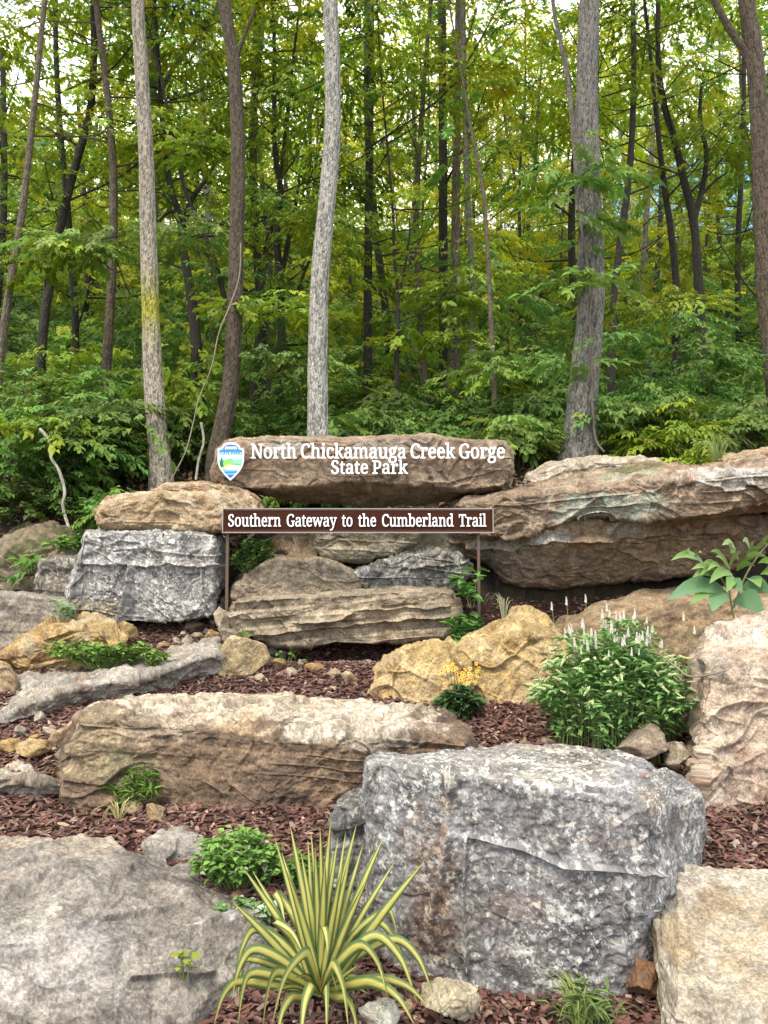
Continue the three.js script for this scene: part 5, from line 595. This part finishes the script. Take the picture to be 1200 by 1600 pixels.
{ // large leaved plant at the right: every big leaf a part
  const g = thing('big_leaf_plant', 'broad leaved shrub with large blue green lower leaves beside the pinkish boulder', 'plant', P(1150, 985, 5.1)), lm = (c) => new THREE.MeshPhysicalMaterial({ color: C(...c), roughness: 0.5, transmission: 0.3, thickness: 0, side: THREE.DoubleSide }), blue = lm([0.10, 0.22, 0.09]), mid = lm([0.15, 0.27, 0.055]), pale = lm([0.23, 0.34, 0.09]);
  const big = (x0, y0, x1, y1, wpx, m, dd = 0) => { // leaf from stalk pixel to tip pixel, bent along its rib
    const a = P(x0, y0, 5.0 + dd).sub(g.position), b = P(x1, y1, 4.85 + dd).sub(g.position), dir = b.clone().sub(a), L = dir.length(), w = wpx * 5 / FOCAL / 2, sd = V(0, 0, 1).cross(dir).normalize().multiplyScalar(0.85).add(V(0, 0.1, 0.5)).normalize(), pos = [], idx = []; const n = 10;
    for (let i = 0; i <= n; i++) { const t = i / n, p = a.clone().lerp(b, t); p.y += 0.14 * L * Math.sin(t * Math.PI); const q = w * Math.pow(Math.sin(Math.PI * Math.pow(t, 0.75)), 0.8) + 0.0005; for (const k of [-1, -0.5, 0, 0.5, 1]) { const e = p.clone().addScaledVector(sd, q * k); e.y += Math.abs(k) * q * 0.28 + 0.05 * q * Math.sin(t * 40) * Math.abs(k); pos.push(e.x, e.y, e.z); } if (i) for (let k = 0; k < 4; k++) { const c = (i - 1) * 5 + k, e = c + 5; idx.push(c, c + 1, e, e, c + 1, e + 1); } }
    part('leaf', geom(pos, idx), m, g);
  };
  for (const a of [[1140, 930, 1042, 938, 30, blue], [1132, 925, 1112, 956, 34, blue], [1148, 935, 1192, 960, 36, blue], [1130, 928, 1078, 945, 22, mid], [1160, 915, 1205, 928, 26, blue], [1120, 905, 1082, 902, 16, mid], [1125, 900, 1080, 890, 12, pale], [1125, 895, 1098, 880, 11, mid], [1140, 890, 1118, 870, 11, pale], [1140, 885, 1160, 862, 11, pale], [1150, 892, 1180, 884, 12, mid], [1160, 878, 1198, 870, 12, pale], [1165, 872, 1190, 856, 11, pale], [1180, 862, 1204, 850, 11, pale], [1190, 895, 1215, 900, 24, mid], [1150, 905, 1136, 925, 20, mid], [1100, 880, 1048, 876, 14, mid], [1080, 873, 1072, 862, 10, pale], [1086, 874, 1096, 864, 10, pale], [1150, 860, 1128, 852, 13, pale], [1172, 858, 1160, 846, 12, pale], [1135, 912, 1160, 925, 22, blue], [1170, 905, 1188, 918, 20, mid], [1145, 898, 1108, 912, 18, mid], [1128, 888, 1105, 892, 10, pale], [1134, 880, 1110, 862, 10, mid], [1146, 872, 1138, 850, 10, pale], [1156, 884, 1176, 872, 10, mid], [1172, 866, 1178, 846, 9, pale], [1184, 880, 1210, 884, 11, mid], [1120, 892, 1094, 900, 10, mid], [1190, 852, 1212, 838, 10, pale], [1154, 876, 1140, 864, 9, mid]]) big(...a);
  const sp = [], su = [], si = [], sc = [], rr = rng(3); for (const l of [[[1150, 985], [1142, 940], [1138, 910], [1142, 880], [1150, 862]], [[1146, 950], [1165, 900], [1185, 868], [1204, 845]], [[1140, 925], [1120, 895], [1095, 880], [1075, 872]]]) limb(l.map(([x, y]) => P(x, y, 5).sub(g.position)), [0.008, 0.006, 0.003], 14, 6, rr, sp, su, si, sc, 0.03);
  part('stem', geom(sp, si, sc, su), new THREE.MeshStandardMaterial({ color: C(0.14, 0.16, 0.06), roughness: 0.8 }), g);
}
// climbing vine, hanging vine, white stemmed saplings
function vine(name, label, pts, d, w, color, cat = 'vine') { const g = new THREE.TubeGeometry(new THREE.CatmullRomCurve3(pts.map(([x, y, dd]) => P(x, y, d + (dd ?? 0)))), 60, w * d / FOCAL / 2, 7); return solo(name, g, new THREE.MeshStandardMaterial({ color: C(...color), roughness: 0.9, map: barkMap }), label, cat); }
vine('climbing_vine', 'woody vine climbing the face of the thick grey trunk', [[944, 706, -0.2], [932, 690, -0.2], [926, 640, -0.2], [924, 560, -0.18], [922, 500, -0.18], [921, 440, -0.18], [912, 380, -0.18], [906, 330, -0.17]], 8.5, 4, [0.22, 0.19, 0.16]);
vine('hanging_vine', 'thin pale vine slanting across the brown trunk', [[262, 760], [290, 705], [302, 660], [310, 625], [330, 575], [342, 520], [362, 470], [374, 430], [376, 380]], 8.45, 2, [0.4, 0.36, 0.26]);
vine('white_sapling', 'crooked white stemmed sapling rising from the mossy boulder', [[108, 826], [98, 790], [101, 770], [92, 735], [80, 715], [78, 690], [62, 670]], 7.9, 5, [0.62, 0.6, 0.54], 'sapling');
vine('white_sapling', 'pale bare stem in the dark gap beside the brown trunk', [[306, 750], [310, 720], [318, 690], [314, 660]], 8.6, 4, [0.55, 0.52, 0.45], 'sapling');
{ const r = rng(61), g = thing('vine_leaves', 'broad vine leaves fringing the thick grey trunk', 'vine', P(915, 600, 8.2)), cl = []; for (const [x, y] of [[905, 225], [940, 240], [880, 250], [900, 265], [930, 270], [955, 262], [870, 270], [900, 300], [925, 335], [880, 340], [945, 340], [890, 430], [925, 435], [935, 425], [880, 450], [905, 380], [905, 560], [890, 570], [930, 530]]) cl.push([P(x, y, 8.15), 0.16, 0.07, 3]); foliage(g, g.position, cl, 'long', GREENS.cool, r, 0.9); }
{ const r = rng(62); let n = 0; for (const [x, y, d, w] of [[160, 650, 8.4, 1], [60, 655, 8.3, 1], [190, 640, 9.2, 1], [430, 480, 9.2, 1], [425, 560, 9.2, 1], [300, 600, 9.4, 1], [300, 360, 9.6, 1], [290, 230, 9.6, 1], [130, 370, 9, 1], [90, 400, 9.2, 1], [820, 560, 9.2, 1], [1010, 470, 9.4, 1]]) { const base = P(x, y, d), g = thing('leafy_spray', 'overhanging leafy branch reaching out from the forest edge', 'branch', base, 'overhanging branches'), cl = []; for (let k = 0; k < 7; k++) cl.push([V(base.x + (r() - 0.5) * 1.1, base.y + (r() - 0.5) * 0.25, base.z + (r() - 0.5) * 0.5), 0.26, 0.07, 6]); foliage(g, base, cl, 'broad', GREENS[n++ % 2 ? 'mid' : 'lime'], r, 0.8); part('twig', new THREE.TubeGeometry(new THREE.CatmullRomCurve3([V(-0.55, -0.06, -0.9), V(-0.2, 0, -0.3), V(0.5, 0.03, 0)]), 10, 0.009, 5), barkMats.dark.clone(), g).material.vertexColors = false; } }
// fallen leaves on the stones
{
  const dm = [[0.28, 0.15, 0.08], [0.2, 0.1, 0.06], [0.42, 0.3, 0.18]].map((c) => new THREE.MeshStandardMaterial({ color: C(...c), roughness: 0.9, side: THREE.DoubleSide })), lg = tinyLeaf(0.05, 0.026), ray = new THREE.Raycaster(), rocks = scene.children.filter((o) => o.userData.category === 'rock'); scene.updateMatrixWorld(true);
  rocks.forEach((o) => o.geometry.computeBoundingSphere());
  let k = 0; for (const [x, y, l] of [[272, 1390, 'curled brown leaf lying on the domed boulder beside the crack'], [198, 1440, 'pale split wood chip lying on the domed boulder'], [40, 1345, 'brown leaf scrap at the far side of the domed boulder'], [1084, 1542, 'red brown leaf lying on the pale flat slab'], [1122, 1368, 'dark chip lying at the back of the pale flat slab'], [1176, 1378, 'small dark chip near the back corner of the pale flat slab'], [1176, 996, 'brown leaf lying on the pinkish boulder'], [1004, 1216, 'small brown chip on the flat top of the grey block'], [845, 1214, 'tan chip lying on the flat top of the grey block']]) {
    const t = P(x, y, 1).sub(camera.position).normalize(); ray.set(camera.position, t); const h = ray.intersectObjects(rocks, false)[0]; if (!h) continue;
    const m = solo('fallen_leaf', lg, dm[k % 3], l, 'leaf'); m.position.copy(h.point); m.position.y += 0.006; m.rotation.set(0.1, k * 1.9, 0.15); k++;
  }
}
renderer.render(scene, camera);
